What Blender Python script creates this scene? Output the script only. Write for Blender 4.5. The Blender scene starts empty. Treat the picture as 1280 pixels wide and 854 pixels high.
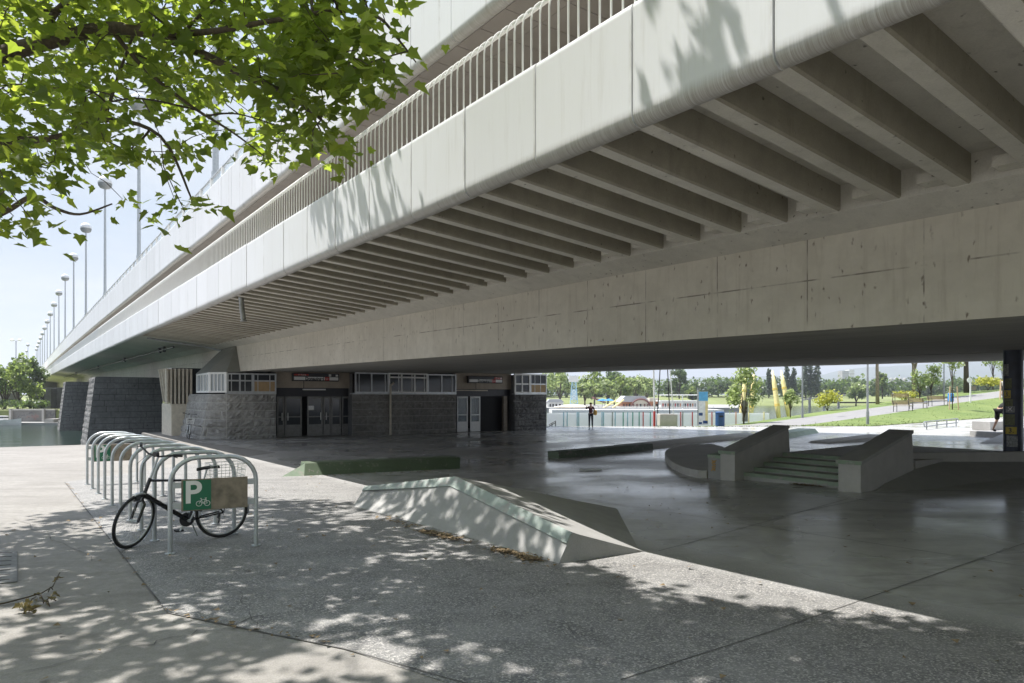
import bpy, bmesh, math, random
import numpy as np
from mathutils import Vector, Matrix, noise
from mathutils.bvhtree import BVHTree

R = math.radians
sc = bpy.context.scene
C = sc.collection
rnd = random.Random(11)

# ------------------------------------------------------------------ camera frame and bridge frame
F, CX, HY, ZC = 853.0, 640.0, 495.0, 1.75           # focal length (px of a 1280 wide frame), axis, horizon, eye height
D1 = (-.5867, .8098)                                # along the bridge, away
D2 = (.8098, .5867)                                 # across the bridge
SUN = Vector((-.43, .17, 1.0)).normalized()

def ray(px, py, Y):
    return Vector(((px - CX) / F * Y, Y, ZC + (HY - py) / F * Y))
def G(x, y):                                        # the paved ground: falls gently away, rises to the right
    return -.011 * y + .02 * max(0., x - 2.)
def gp(px, py, dz=0.):
    k = (px - CX) / F; m = (HY - py) / F
    Y = 20.
    for _ in range(60):
        Y = (G(k * Y, Y) + dz - ZC) / m
    return Vector((k * Y, Y, G(k * Y, Y) + dz))
def st(s, t, z=0.):
    return Vector((D1[0] * s + D2[0] * t, D1[1] * s + D2[1] * t, z))
def zb(s):
    return .0114 * s - (2.5e-5 * s * s if s > 0 else 0)
def SB(s, t, z):                                    # bridge point, z relative to the eye at s = 0
    return st(s, t, ZC + z + zb(s))
def tx(px, S):                                      # t at which the plane s = S is seen in column px
    r = (px - CX) / F
    return S * (.5867 + .8098 * r) / (.8098 - .5867 * r)

# ------------------------------------------------------------------ objects
def tag(o, label=None, cat=None, group=None, kind=None):
    if label: o['label'] = label
    if cat: o['category'] = cat
    if group: o['group'] = group
    if kind: o['kind'] = kind
    return o
def thing(name, label, cat, loc=(0, 0, 0), rz=0., group=None):
    o = bpy.data.objects.new(name, None); C.objects.link(o)
    o.location = loc; o.rotation_euler = (0, 0, rz); o.empty_display_size = .2
    return tag(o, label, cat, group)
def dup(root, loc=None, rz=None, label=None, group=None, scale=None):
    r = root.copy(); C.objects.link(r)
    if loc is not None: r.location = loc
    if rz is not None: r.rotation_euler = (0, 0, rz)
    if scale is not None: r.scale = scale
    if label: r['label'] = label
    if group: r['group'] = group
    for ch in root.children:
        c = ch.copy(); C.objects.link(c); c.parent = r
        for g in ch.children:
            d = g.copy(); C.objects.link(d); d.parent = c
    return r

class MB:
    """collects faces; build() links them as ONE mesh object"""
    def __init__(self):
        self.v = []; self.f = []; self.uv = {}; self.m = []; self.cm = 0
    def face(self, pts, uv=None):
        b = len(self.v); self.v += [tuple(p) for p in pts]
        self.f.append(tuple(range(b, b + len(pts)))); self.m.append(self.cm)
        if uv: self.uv[len(self.f) - 1] = uv
    def poly(self, verts, faces):
        b = len(self.v); self.v += [tuple(p) for p in verts]
        for f in faces:
            self.f.append(tuple(b + i for i in f)); self.m.append(self.cm)
    def hexa(self, p):      # p: 4 bottom + 4 top
        self.poly(p, [(3, 2, 1, 0), (4, 5, 6, 7), (0, 1, 5, 4), (1, 2, 6, 5), (2, 3, 7, 6), (3, 0, 4, 7)])
    def box(self, lo, hi, M=None):
        x0, y0, z0 = lo; x1, y1, z1 = hi
        p = [Vector(q) for q in ((x0, y0, z0), (x1, y0, z0), (x1, y1, z0), (x0, y1, z0), (x0, y0, z1), (x1, y0, z1), (x1, y1, z1), (x0, y1, z1))]
        if M: p = [M @ q for q in p]
        self.hexa(p)
    def cbox(self, c, size, M=None):
        self.box([c[i] - size[i] / 2 for i in range(3)], [c[i] + size[i] / 2 for i in range(3)], M)
    def stbox(self, s0, s1, t0, t1, z0, z1, bridge=True):
        fn = SB if bridge else st
        p = [fn(s0, t0, z0), fn(s0, t1, z0), fn(s1, t1, z0), fn(s1, t0, z0), fn(s0, t0, z1), fn(s0, t1, z1), fn(s1, t1, z1), fn(s1, t0, z1)]
        self.hexa(p)
    def tube(self, pts, r, n=8, cap=True, closed=False):
        pts = [Vector(p) for p in pts]; N = len(pts)
        rr = r if hasattr(r, '__len__') else [r] * N
        prev = None; rings = []
        for i in range(N):
            if closed: d = pts[(i + 1) % N] - pts[i - 1]
            elif i == 0: d = pts[1] - pts[0]
            elif i == N - 1: d = pts[-1] - pts[-2]
            else: d = (pts[i + 1] - pts[i]).normalized() + (pts[i] - pts[i - 1]).normalized()
            d = d.normalized() if d.length > 1e-9 else Vector((0, 0, 1))
            if prev is None:
                a = d.orthogonal().normalized()
            else:
                a = (prev - d * prev.dot(d))
                a = a.normalized() if a.length > 1e-6 else d.orthogonal().normalized()
            prev = a; b = d.cross(a)
            rings.append([pts[i] + (a * math.cos(2 * math.pi * k / n) + b * math.sin(2 * math.pi * k / n)) * rr[i] for k in range(n)])
        vs = [q for rg in rings for q in rg]; fs = []
        for i in range(N if closed else N - 1):
            j = (i + 1) % N
            for k in range(n):
                l = (k + 1) % n
                fs.append((i * n + k, i * n + l, j * n + l, j * n + k))
        if cap and not closed:
            fs.append(tuple(range(n))[::-1]); fs.append(tuple((N - 1) * n + k for k in range(n)))
        self.poly(vs, fs)
    def cyl(self, p, h, r, r2=None, n=16):
        self.tube([p, Vector(p) + Vector((0, 0, h))], [r, r if r2 is None else r2], n)
    def lathe(self, prof, c=(0, 0, 0), n=20, M=None):
        vs = []; fs = []; c = Vector(c); K = len(prof)
        for r, z in prof:
            for k in range(n):
                a = 2 * math.pi * k / n
                q = Vector((r * math.cos(a), r * math.sin(a), z))
                vs.append((M @ q if M else q) + c)
        for i in range(K - 1):
            for k in range(n):
                l = (k + 1) % n
                fs.append((i * n + k, i * n + l, (i + 1) * n + l, (i + 1) * n + k))
        fs.append(tuple(range(n))[::-1]); fs.append(tuple((K - 1) * n + k for k in range(n)))
        self.poly(vs, fs)
    def sphere(self, c, r, n=12, sz=(1, 1, 1)):
        prof = [(max(.001, r * math.sin(math.pi * i / n)), -r * math.cos(math.pi * i / n)) for i in range(n + 1)]
        b = len(self.v); self.lathe(prof, (0, 0, 0), n + 4)
        for i in range(b, len(self.v)):
            q = self.v[i]; self.v[i] = (c[0] + q[0] * sz[0], c[1] + q[1] * sz[1], c[2] + q[2] * sz[2])
    def prism(self, pts, up):    # polygon pts (planar) extruded by vector up
        up = Vector(up); n = len(pts); p = [Vector(q) for q in pts]
        self.poly(p + [q + up for q in p], [tuple(range(n))[::-1], tuple(range(n, 2 * n))] + [(i, (i + 1) % n, n + (i + 1) % n, n + i) for i in range(n)])
    def build(self, name, mats, parent=None, smooth=False, bevel=0, local=False):
        me = bpy.data.meshes.new(name)
        me.from_pydata(self.v, [], self.f)
        if not isinstance(mats, (list, tuple)): mats = [mats]
        for m in mats: me.materials.append(m)
        if len(mats) > 1: me.polygons.foreach_set('material_index', self.m)
        if self.uv:
            ul = me.uv_layers.new(name='UVMap')
            for i, u in self.uv.items():
                for k, li in enumerate(me.polygons[i].loop_indices): ul.data[li].uv = u[k]
        bm = bmesh.new(); bm.from_mesh(me)
        if smooth: bmesh.ops.remove_doubles(bm, verts=bm.verts, dist=1e-5)
        bmesh.ops.recalc_face_normals(bm, faces=bm.faces)
        bm.to_mesh(me); bm.free()
        o = bpy.data.objects.new(name, me); C.objects.link(o)
        if parent:
            o.parent = parent
            if not local: o.location = -Vector(parent.location)
        if smooth:
            me.polygons.foreach_set('use_smooth', [True] * len(me.polygons))
            if smooth != 'all': me.set_sharp_from_angle(angle=R(40))
        if bevel:
            b = o.modifiers.new('bevel', 'BEVEL'); b.width = bevel; b.segments = 2; b.limit_method = 'ANGLE'; b.angle_limit = R(35)
        return o

def extrude(prof, ss, closed=True, fn=SB, mb=None):
    """profile [(t, z)] swept along s; UV = (s, running length of the profile)"""
    mb = mb or MB(); n = len(prof)
    L = [0.]
    for i in range(n): L.append(L[-1] + math.hypot(prof[(i + 1) % n][0] - prof[i][0], prof[(i + 1) % n][1] - prof[i][1]))
    for a, b in zip(ss[:-1], ss[1:]):
        for i in range(n if closed else n - 1):
            p, q = prof[i], prof[(i + 1) % n]
            mb.face([fn(a, *p), fn(b, *p), fn(b, *q), fn(a, *q)], [(a, L[i]), (b, L[i]), (b, L[i + 1]), (a, L[i + 1])])
    if closed:
        for s in (ss[0], ss[-1]):
            mb.face([fn(s, *p) for p in prof], [(s + p[0], p[1]) for p in prof])
    return mb

def text_mesh(txt, size, thick, M, mat, name, parent, local=False, align='CENTER', bold=0.):
    cu = bpy.data.curves.new(name, 'FONT'); cu.body = txt; cu.size = size; cu.extrude = thick; cu.align_x = align; cu.align_y = 'CENTER'
    cu.offset = bold
    t = bpy.data.objects.new(name, cu); C.objects.link(t)
    dg = bpy.context.evaluated_depsgraph_get()
    me = bpy.data.meshes.new_from_object(t.evaluated_get(dg))
    bpy.data.objects.remove(t)
    me.transform(M); me.materials.clear(); me.materials.append(mat); me.name = name
    o = bpy.data.objects.new(name, me); C.objects.link(o)
    if parent:
        o.parent = parent
        if not local: o.location = -Vector(parent.location)
    return o

# ------------------------------------------------------------------ materials
def nt(name):
    m = bpy.data.materials.new(name); m.use_nodes = True
    t = m.node_tree; b = t.nodes['Principled BSDF']
    return m, t, b
def lnk(t, a, b): t.links.new(a, b)
def nd(t, typ, **k):
    n = t.nodes.new(typ)
    for a, v in k.items():
        if a in n.inputs: n.inputs[a].default_value = v
        else: setattr(n, a, v)
    return n
def ramp(t, src, stops):
    r = t.nodes.new('ShaderNodeValToRGB'); e = r.color_ramp.elements
    while len(e) < len(stops): e.new(.5)
    for x, (p, c) in zip(e, stops):
        x.position = p; x.color = (*c, 1) if hasattr(c, '__len__') else (c, c, c, 1)
    lnk(t, src, r.inputs[0]); return r.outputs[0]
def mix(t, fac, a, b, mode='MIX'):
    n = t.nodes.new('ShaderNodeMix'); n.data_type = 'RGBA'; n.blend_type = mode
    for s, v in ((n.inputs[0], fac), (n.inputs[6], a), (n.inputs[7], b)):
        if hasattr(v, 'is_linked'): lnk(t, v, s)
        else: s.default_value = (*v, 1) if hasattr(v, '__len__') else v
    return n.outputs[2]
def math_(t, op, a, b=0.):
    n = t.nodes.new('ShaderNodeMath'); n.operation = op
    for s, v in ((n.inputs[0], a), (n.inputs[1], b)):
        if hasattr(v, 'is_linked'): lnk(t, v, s)
        else: s.default_value = v
    return n.outputs[0]
def coords(t, kind='Object', scale=(1, 1, 1)):
    c = t.nodes.new('ShaderNodeTexCoord'); mp = t.nodes.new('ShaderNodeMapping'); mp.inputs['Scale'].default_value = scale
    lnk(t, c.outputs[kind], mp.inputs[0]); return mp.outputs[0]
def nz(t, vec, scale, detail=4, rough=.55):
    n = nd(t, 'ShaderNodeTexNoise', Scale=scale, Detail=detail, Roughness=rough); lnk(t, vec, n.inputs['Vector']); return n.outputs['Fac']
def bump(t, b, h, strength=.3, dist=.02):
    n = nd(t, 'ShaderNodeBump', Strength=strength, Distance=dist); lnk(t, h, n.inputs['Height']); lnk(t, n.outputs[0], b.inputs['Normal'])

def plain(name, col, rough=.6, metal=0., var=.12, scale=6., bmp=0.):
    m, t, b = nt(name)
    v = coords(t); n = nz(t, v, scale)
    lo = [c * (1 - var) for c in col]; hi = [min(1, c * (1 + var)) for c in col]
    lnk(t, ramp(t, n, [(.3, lo), (.7, hi)]), b.inputs['Base Color'])
    b.inputs['Roughness'].default_value = rough; b.inputs['Metallic'].default_value = metal
    if bmp: bump(t, b, nz(t, v, scale * 6), bmp, .01)
    return m
def emis(name, col, s):
    m, t, b = nt(name); b.inputs['Emission Color'].default_value = (*col, 1); b.inputs['Emission Strength'].default_value = s
    b.inputs['Base Color'].default_value = (*col, 1); return m

def concrete(name, col, rough=.75, stain=.5, spots=False, gl=0.):
    m, t, b = nt(name); v = coords(t)
    big = nz(t, v, .5, 5, .6); mid = nz(t, v, 4., 5, .65); fine = nz(t, v, 60., 2)
    c = mix(t, ramp(t, big, [(.32, 0.), (.68, 1.)]), [x * (1 - .28 * stain) for x in col], [x * (1 + .10) for x in col])
    c = mix(t, ramp(t, mid, [(.38, stain * .55), (.62, 0.)]), c, [x * .72 for x in col])
    c = mix(t, .25, c, ramp(t, fine, [(.3, .55), (.7, 1.)]), 'MULTIPLY')
    if spots:
        vo = nd(t, 'ShaderNodeTexVoronoi', Scale=7.)
        wn = nd(t, 'ShaderNodeTexNoise', Scale=14., Detail=4.); lnk(t, v, wn.inputs['Vector']); va = nd(t, 'ShaderNodeVectorMath', operation='MULTIPLY_ADD'); lnk(t, wn.outputs['Color'], va.inputs[0]); va.inputs[1].default_value = (.11, .11, .11); lnk(t, v, va.inputs[2]); lnk(t, va.outputs[0], vo.inputs['Vector'])
        sp = math_(t, 'MULTIPLY', ramp(t, vo.outputs['Distance'], [(.05, 1.), (.15, 0.)]), ramp(t, nz(t, v, 1.1, 3), [(.44, 0.), (.54, 1.)]))
        c = mix(t, math_(t, 'MULTIPLY', sp, .8), c, (.07, .06, .05))
        c = mix(t, ramp(t, nz(t, coords(t, 'Object', (1., 1., .25)), 3.5, 5, .7), [(.55, 0.), (.72, .4)]), c, [x * .5 for x in col])
    if spots:
        oi = nd(t, 'ShaderNodeObjectInfo'); c = mix(t, 1., c, ramp(t, oi.outputs['Random'], [(.0, (.84, .83, .80)), (1., (1.04, 1.03, 1.02))]), 'MULTIPLY')
    lnk(t, c, b.inputs['Base Color']); b.inputs['Roughness'].default_value = rough
    bump(t, b, math_(t, 'ADD', mid, math_(t, 'MULTIPLY', fine, .5)), .25, .012)
    return m

M = {}
M['concrete'] = concrete('weathered concrete', (.54, .52, .48))
M['concrete_l'] = concrete('pale concrete', (.36, .355, .34), stain=.5)
M['concrete_w'] = concrete('painted white concrete', (.66, .64, .595), stain=.35, spots=True)
M['concrete_d'] = concrete('dark concrete', (.43, .42, .395), stain=.6)
M['galv'] = plain('galvanised steel', (.50, .53, .54), .38, .55, .10, 9, .05)
M['steel'] = plain('grey painted steel', (.30, .32, .33), .45, .2)
M['steel_d'] = plain('dark steel', (.05, .05, .055), .45, .3)
M['alu'] = plain('aluminium frame', (.55, .57, .58), .4, .5)
M['white'] = plain('white paint', (.80, .80, .78), .45, 0, .05)
M['white_metal'] = plain('white coated rail', (.80, .80, .77), .4, 0, .05)
M['black'] = plain('black rubber', (.018, .018, .02), .6)
M['blackgloss'] = plain('black enamel', (.012, .012, .014), .25)
M['green_paint'] = plain('worn green paint', (.23, .33, .21), .6, 0, .3, 5, .1)
M['green_dark'] = plain('dark green paint', (.075, .12, .06), .6, 0, .25, 3, .1)
M['green_pale'] = plain('pale green coping', (.33, .40, .35), .55, 0, .2, 5)
M['green_sign'] = plain('sign green', (.012, .15, .075), .35, 0, .06)
M['board'] = plain('weathered board', (.235, .195, .15), .6, 0, .35, 10, .1)
M['ply'] = plain('plywood', (.42, .29, .15), .7, 0, .12, 8)
M['wood'] = plain('bench wood', (.42, .34, .20), .6, 0, .2, 12)
M['stake'] = plain('pale timber', (.55, .40, .25), .7, 0, .15, 10)
M['bark'] = plain('bark', (.085, .065, .045), .9, 0, .4, 20, .6)
M['bark_l'] = plain('plane bark', (.30, .25, .19), .85, 0, .35, 9, .4)
M['blue'] = plain('blue plastic', (.03, .085, .22), .4)
M['blue_b'] = plain('bright blue', (.03, .22, .55), .4)
M['blue_p'] = plain('pale blue paint', (.35, .55, .70), .5)
M['red'] = plain('red paint', (.50, .045, .04), .45)
M['teal'] = plain('teal paint', (.10, .35, .30), .5)
M['yellow'] = plain('yellow paint', (.78, .58, .15), .5)
M['yellow_p'] = plain('pale yellow fabric', (.85, .72, .34), .6)
M['orange'] = plain('orange plaster', (.60, .27, .15), .7)
M['roof_g'] = plain('grey roofing', (.40, .41, .43), .6)
M['roof_r'] = plain('striped awning', (.18, .07, .06), .7)
M['cream'] = plain('cream render', (.62, .56, .46), .8)
M['lamp_w'] = plain('opal lamp dome', (.85, .86, .88), .25, 0, .03)
M['netting'] = plain('white netting', (.80, .81, .82), .7, 0, .06, 3)
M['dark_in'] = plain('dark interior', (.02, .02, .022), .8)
M['beige'] = plain('beige cladding', (.40, .34, .27), .7, 0, .12, 3)
M['metal_roof'] = plain('grey green metal roof', (.235, .24, .215), .5, .2, .1, 2)
M['skin'] = plain('skin', (.50, .31, .22), .55, 0, .06)
M['skin'].node_tree.nodes['Principled BSDF'].inputs['Subsurface Weight'].default_value = .08
M['hair'] = plain('dark hair', (.02, .014, .01), .6)
M['litter'] = plain('dry leaves', (.20, .145, .08), .9, 0, .5, 40)
M['stick'] = plain('yellow sticker', (.55, .42, .05), .5)

def mk_glass(name, col=(.03, .035, .04), rough=.08, alpha=1.):
    m, t, b = nt(name); b.inputs['Base Color'].default_value = (*col, 1); b.inputs['Roughness'].default_value = rough
    b.inputs['IOR'].default_value = 1.5; b.inputs['Alpha'].default_value = alpha
    v = coords(t); bump(t, b, nz(t, v, 1.5, 2), .04, .05)
    return m
M['glass'] = mk_glass('dark window glass')
M['glass_c'] = mk_glass('clear railing glass', (.55, .65, .70), .05, .28)
M['glass_m'] = mk_glass('milky glass', (.36, .39, .41), .2)

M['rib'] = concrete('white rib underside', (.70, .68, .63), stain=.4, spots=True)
M['rib_side'] = concrete('darker rib side', (.40, .375, .31), stain=.6, spots=True)  # darker and yellower than the undersides, with dirt spots
M['door'] = plain('dull steel door', (.25, .245, .23), .45, .4, .2, 6)
t_ = M['netting'].node_tree; b_ = t_.nodes['Principled BSDF']
ms_ = t_.nodes.new('ShaderNodeMixShader'); tr_ = t_.nodes.new('ShaderNodeBsdfTranslucent'); tr_.inputs['Color'].default_value = (.92, .93, .95, 1); ms_.inputs[0].default_value = .65
t_.links.new(b_.outputs[0], ms_.inputs[1]); t_.links.new(tr_.outputs[0], ms_.inputs[2]); t_.links.new(ms_.outputs[0], t_.nodes['Material Output'].inputs['Surface'])

def worn(name, col, under, amt=.56, rough=.6):
    m, t, b = nt(name); v = coords(t); n = nz(t, v, 7., 6, .7); big = nz(t, v, 1.2, 4)
    c = mix(t, ramp(t, big, [(.3, 0.), (.7, 1.)]), [x * .8 for x in col], [min(1, x * 1.15) for x in col])
    c = mix(t, ramp(t, math_(t, 'ADD', n, math_(t, 'MULTIPLY', math_(t, 'SUBTRACT', big, .5), .3)), [(amt, 0.), (amt + .05, .85)]), c, under)
    c = mix(t, ramp(t, nz(t, coords(t, 'Object', (14., 14., .8)), 2., 4, .7), [(.55, 0.), (.75, .5)]), c, [x * .45 for x in under])
    lnk(t, c, b.inputs['Base Color']); b.inputs['Roughness'].default_value = rough; bump(t, b, n, .2, .01); return m
M['green_paint'] = worn('worn green paint', (.27, .345, .245), (.38, .36, .31))
M['green_dark'] = worn('worn dark green paint', (.085, .12, .068), (.20, .19, .165), .58)
M['green_pale'] = worn('worn pale coping', (.31, .36, .325), (.34, .33, .31), .54)
# ------------------------------------------------------------------ materials of the place
def mk_girder():
    m, t, b = nt('board marked girder concrete')
    uv = coords(t, 'UV'); ob = coords(t)
    big = nz(t, ob, .35, 5, .6); mid = nz(t, ob, 3., 5, .65)
    c = mix(t, ramp(t, big, [(.3, 0.), (.7, 1.)]), (.54, .50, .425), (.65, .61, .53))
    c = mix(t, ramp(t, mid, [(.4, .3), (.6, 0.)]), c, (.43, .395, .335))
    sep = nd(t, 'ShaderNodeSeparateXYZ'); lnk(t, uv, sep.inputs[0])
    # formwork joints: vertical every 1.5 m, one construction joint along the face
    fr = math_(t, 'ABSOLUTE', math_(t, 'SUBTRACT', math_(t, 'FRACT', math_(t, 'MULTIPLY', sep.outputs[0], 1 / 1.5)), .5))
    vj = math_(t, 'LESS_THAN', fr, .006)
    hj = math_(t, 'LESS_THAN', math_(t, 'ABSOLUTE', math_(t, 'SUBTRACT', sep.outputs[1], .57)), .010)
    br = ramp(t, nz(t, ob, 2.2, 3), [(.42, 0.), (.58, 1.)])
    c = mix(t, math_(t, 'MULTIPLY', math_(t, 'MAXIMUM', vj, hj), math_(t, 'MULTIPLY', br, .75)), c, (.13, .11, .09))
    # rust spots, drawn out downwards
    vo = nd(t, 'ShaderNodeTexVoronoi', Scale=1.0); mp = coords(t, 'UV', (8., 3.6, 1)); wn = nd(t, 'ShaderNodeTexNoise', Scale=3.2, Detail=4.); lnk(t, mp, wn.inputs['Vector'])
    va = nd(t, 'ShaderNodeVectorMath', operation='MULTIPLY_ADD'); lnk(t, wn.outputs['Color'], va.inputs[0]); va.inputs[1].default_value = (.55, .55, .55); lnk(t, mp, va.inputs[2]); lnk(t, va.outputs[0], vo.inputs['Vector'])
    sp = ramp(t, vo.outputs['Distance'], [(.05, 1.), (.17, 0.)])
    gate = ramp(t, nz(t, ob, .9, 4), [(.40, 0.), (.52, 1.)])
    c = mix(t, math_(t, 'MULTIPLY', math_(t, 'MULTIPLY', sp, gate), .85), c, (.10, .065, .04))
    v2 = coords(t, 'UV', (9., .7, 1))
    c = mix(t, ramp(t, nz(t, v2, 1., 4, .7), [(.52, 0.), (.75, .35)]), c, (.30, .25, .195))
    # grime along the top edge
    c = mix(t, math_(t, 'MULTIPLY', ramp(t, sep.outputs[1], [(.0, 0.), (1., 0.)]), 1.), c, (.1, .1, .1))
    lnk(t, c, b.inputs['Base Color']); b.inputs['Roughness'].default_value = .8
    bump(t, b, math_(t, 'ADD', mid, math_(t, 'MULTIPLY', nz(t, ob, 45., 2), .4)), .3, .015)
    return m
M['girder'] = mk_girder()

def mk_soffit():
    m, t, b = nt('dark ribbed soffit concrete'); uv = coords(t, 'UV'); ob = coords(t)
    c = mix(t, nz(t, ob, .6, 5), (.38, .36, .325), (.50, .475, .43))
    v2 = coords(t, 'UV', (.25, 7., 1)); c = mix(t, ramp(t, nz(t, v2, 1., 4, .7), [(.4, .55), (.62, 0.)]), c, (.22, .21, .19))
    lnk(t, c, b.inputs['Base Color']); b.inputs['Roughness'].default_value = .85; bump(t, b, nz(t, v2, 3., 3), .3, .02)
    return m
M['soffit'] = mk_soffit()

def mk_panel():
    m, t, b = nt('white coated edge panel'); uv = coords(t, 'UV', (45., .35, 1)); ob = coords(t)
    sep = nd(t, 'ShaderNodeSeparateXYZ'); u0 = coords(t, 'UV'); lnk(t, u0, sep.inputs[0])
    st_ = nz(t, uv, 1., 3, .7)
    c = mix(t, ramp(t, st_, [(.35, .0), (.75, .22)]), (.70, .71, .725), (.61, .61, .61))
    c = mix(t, ramp(t, nz(t, ob, .8, 4), [(.35, .25), (.6, 0.)]), c, (.63, .63, .625))
    # rain streaks collect on the rounded lower edge (its own band of the profile)
    low = ramp(t, sep.outputs[1], [(.0, 1.), (.20, 1.), (.33, 0.)])
    dk = ramp(t, nz(t, coords(t, 'UV', (60., .8, 1)), 1., 4, .75), [(.38, .75), (.66, .3)])
    c = mix(t, math_(t, 'MULTIPLY', low, dk), c, (.20, .17, .13))
    dr = ramp(t, nz(t, coords(t, 'UV', (7., .45, 1)), 1., 5, .75), [(.54, 0.), (.74, .38)])
    c = mix(t, dr, c, (.47, .455, .42))
    jf = math_(t, 'ABSOLUTE', math_(t, 'SUBTRACT', math_(t, 'FRACT', math_(t, 'MULTIPLY', math_(t, 'SUBTRACT', sep.outputs[0], 3.16), 1 / 1.53)), .5))
    c = mix(t, math_(t, 'MULTIPLY', ramp(t, jf, [(.470, 0.), (.495, .6)]), ramp(t, nz(t, ob, 3.5, 4), [(.4, .2), (.6, 1.)])), c, (.36, .34, .30))
    oi = nd(t, 'ShaderNodeObjectInfo'); c = mix(t, 1., c, ramp(t, oi.outputs['Random'], [(.0, (.93, .93, .925)), (1., (1., 1., 1.))]), 'MULTIPLY')
    lnk(t, c, b.inputs['Base Color']); b.inputs['Roughness'].default_value = .42
    bump(t, b, st_, .06, .01)
    return m
M['panel'] = mk_panel()

def mk_granite(name, a, bcol, scale=1.):
    m, t, b = nt(name); v = coords(t)
    vo = nd(t, 'ShaderNodeTexVoronoi', Scale=.9); lnk(t, v, vo.inputs['Vector'])
    n = nz(t, v, 5., 6, .7); f = nz(t, v, 40., 3)
    c = mix(t, ramp(t, n, [(.3, 0.), (.7, 1.)]), a, bcol)
    c = mix(t, .35, c, ramp(t, f, [(.3, .45), (.7, 1.)]), 'MULTIPLY')
    c = mix(t, ramp(t, nz(t, v, .5, 4), [(.4, .5), (.62, 0.)]), c, [x * .55 for x in a])
    lnk(t, c, b.inputs['Base Color']); b.inputs['Roughness'].default_value = .85
    bump(t, b, n, .9, .06); return m
M['granite'] = mk_granite('rough granite', (.12, .118, .115), (.29, .285, .275))
M['granite_s'] = mk_granite('quarry faced granite', (.30, .29, .27), (.56, .545, .515))
M['granite_k'] = mk_granite('mid grey granite', (.21, .20, .185), (.42, .405, .375))  # stone and mortar of the middle wall, a tone darker than the left
M['mortar_k'] = plain('grey mortar', (.36, .35, .32), .9, 0, .2, 8)
M['granite_d'] = mk_granite('dark river granite', (.14, .143, .147), (.27, .272, .275))
M['mortar'] = plain('mortar', (.50, .49, .46), .9, 0, .15, 8)
M['mortar_d'] = plain('dark mortar', (.05, .05, .05), .9, 0, .15, 8)

def mk_path():
    m, t, b = nt('pale worn path concrete'); v = coords(t)
    n = nz(t, v, .45, 6, .6); f = nz(t, v, 95., 2, .6); g = nz(t, v, 9., 5, .7)
    c = mix(t, ramp(t, n, [(.32, 0.), (.68, 1.)]), (.245, .232, .212), (.325, .31, .285))
    c = mix(t, ramp(t, g, [(.40, .5), (.6, 0.)]), c, (.195, .183, .167))
    c = mix(t, ramp(t, nz(t, coords(t, 'Object', (.5, 1.8, 1)), .9, 6, .7), [(.50, 0.), (.68, .5)]), c, (.15, .14, .125))
    vg = nd(t, 'ShaderNodeTexVoronoi', Scale=1.9); lnk(t, v, vg.inputs['Vector']); c = mix(t, ramp(t, vg.outputs['Distance'], [(.022, .6), (.036, 0.)]), c, (.05, .05, .05))
    c = mix(t, .5, c, ramp(t, f, [(.32, .55), (.62, 1.05)]), 'MULTIPLY')
    lnk(t, c, b.inputs['Base Color']); b.inputs['Roughness'].default_value = .85
    bump(t, b, f, .35, .008); return m
M['path'] = mk_path()

def mk_plaza():
    m, t, b = nt('exposed aggregate paving'); v = coords(t); b.inputs['Specular IOR Level'].default_value = 1.
    vo = nd(t, 'ShaderNodeTexVoronoi', Scale=85.); lnk(t, v, vo.inputs['Vector'])
    stone = nd(t, 'ShaderNodeSeparateColor'); lnk(t, vo.outputs['Color'], stone.inputs[0])
    ag = ramp(t, stone.outputs[0], [(.0, (.07, .07, .07)), (.45, (.125, .122, .118)), (.75, (.20, .192, .18)), (1., (.44, .42, .39))])
    n = nz(t, v, .35, 6, .62); g = nz(t, v, 2.2, 5, .65)
    smooth = ramp(t, n, [(.36, (.47, .465, .45)), (.66, (.58, .57, .55))])
    # worn smooth towards the covered side: the trowelled slabs start about 6 m across the bridge axis
    dp = nd(t, 'ShaderNodeVectorMath', operation='DOT_PRODUCT'); lnk(t, v, dp.inputs[0]); dp.inputs[1].default_value = (.8098, .5867, 0)
    side = ramp(t, math_(t, 'MULTIPLY', math_(t, 'ADD', dp.outputs['Value'], math_(t, 'MULTIPLY', math_(t, 'SUBTRACT', n, .5), 1.2)), .1), [(.57, 0.), (.66, 1.)])
    c = mix(t, side, ag, smooth)
    c = mix(t, ramp(t, g, [(.38, .4), (.60, 0.)]), c, (.28, .275, .26))
    c = mix(t, ramp(t, nz(t, v, 1.3, 3), [(.58, 0.), (.72, .25)]), c, (.26, .25, .235))
    vg = nd(t, 'ShaderNodeTexVoronoi', Scale=2.6); lnk(t, v, vg.inputs['Vector'])
    c = mix(t, ramp(t, vg.outputs['Distance'], [(.035, .7), (.05, 0.)]), c, (.04, .04, .04))
    c = mix(t, ramp(t, nz(t, coords(t, 'Object', (.6, 2.4, 1)), .8, 5, .7), [(.52, 0.), (.70, .45)]), c, (.085, .082, .078))
    c = mix(t, ramp(t, nz(t, coords(t, 'Object', (2.2, .7, 1)), .55, 5, .65), [(.56, 0.), (.74, .4)]), c, (.34, .325, .30))
    lnk(t, c, b.inputs['Base Color'])
    wet = ramp(t, nz(t, v, .28, 4, .55), [(.38, .14), (.62, .36)])
    rr = mix(t, side, (.72, .72, .72), wet); rs = nd(t, 'ShaderNodeSeparateColor'); lnk(t, rr, rs.inputs[0])
    lnk(t, rs.outputs[0], b.inputs['Roughness'])
    h = mix(t, side, vo.outputs['Distance'], math_(t, 'MULTIPLY', nz(t, v, 16., 4), .07)); hs = nd(t, 'ShaderNodeSeparateColor'); lnk(t, h, hs.inputs[0])
    bump(t, b, hs.outputs[0], .22, .008); return m
M['plaza'] = mk_plaza()
M['joint'] = plain('joint filler', (.12, .115, .11), .9, 0, .5, 3)

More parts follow.
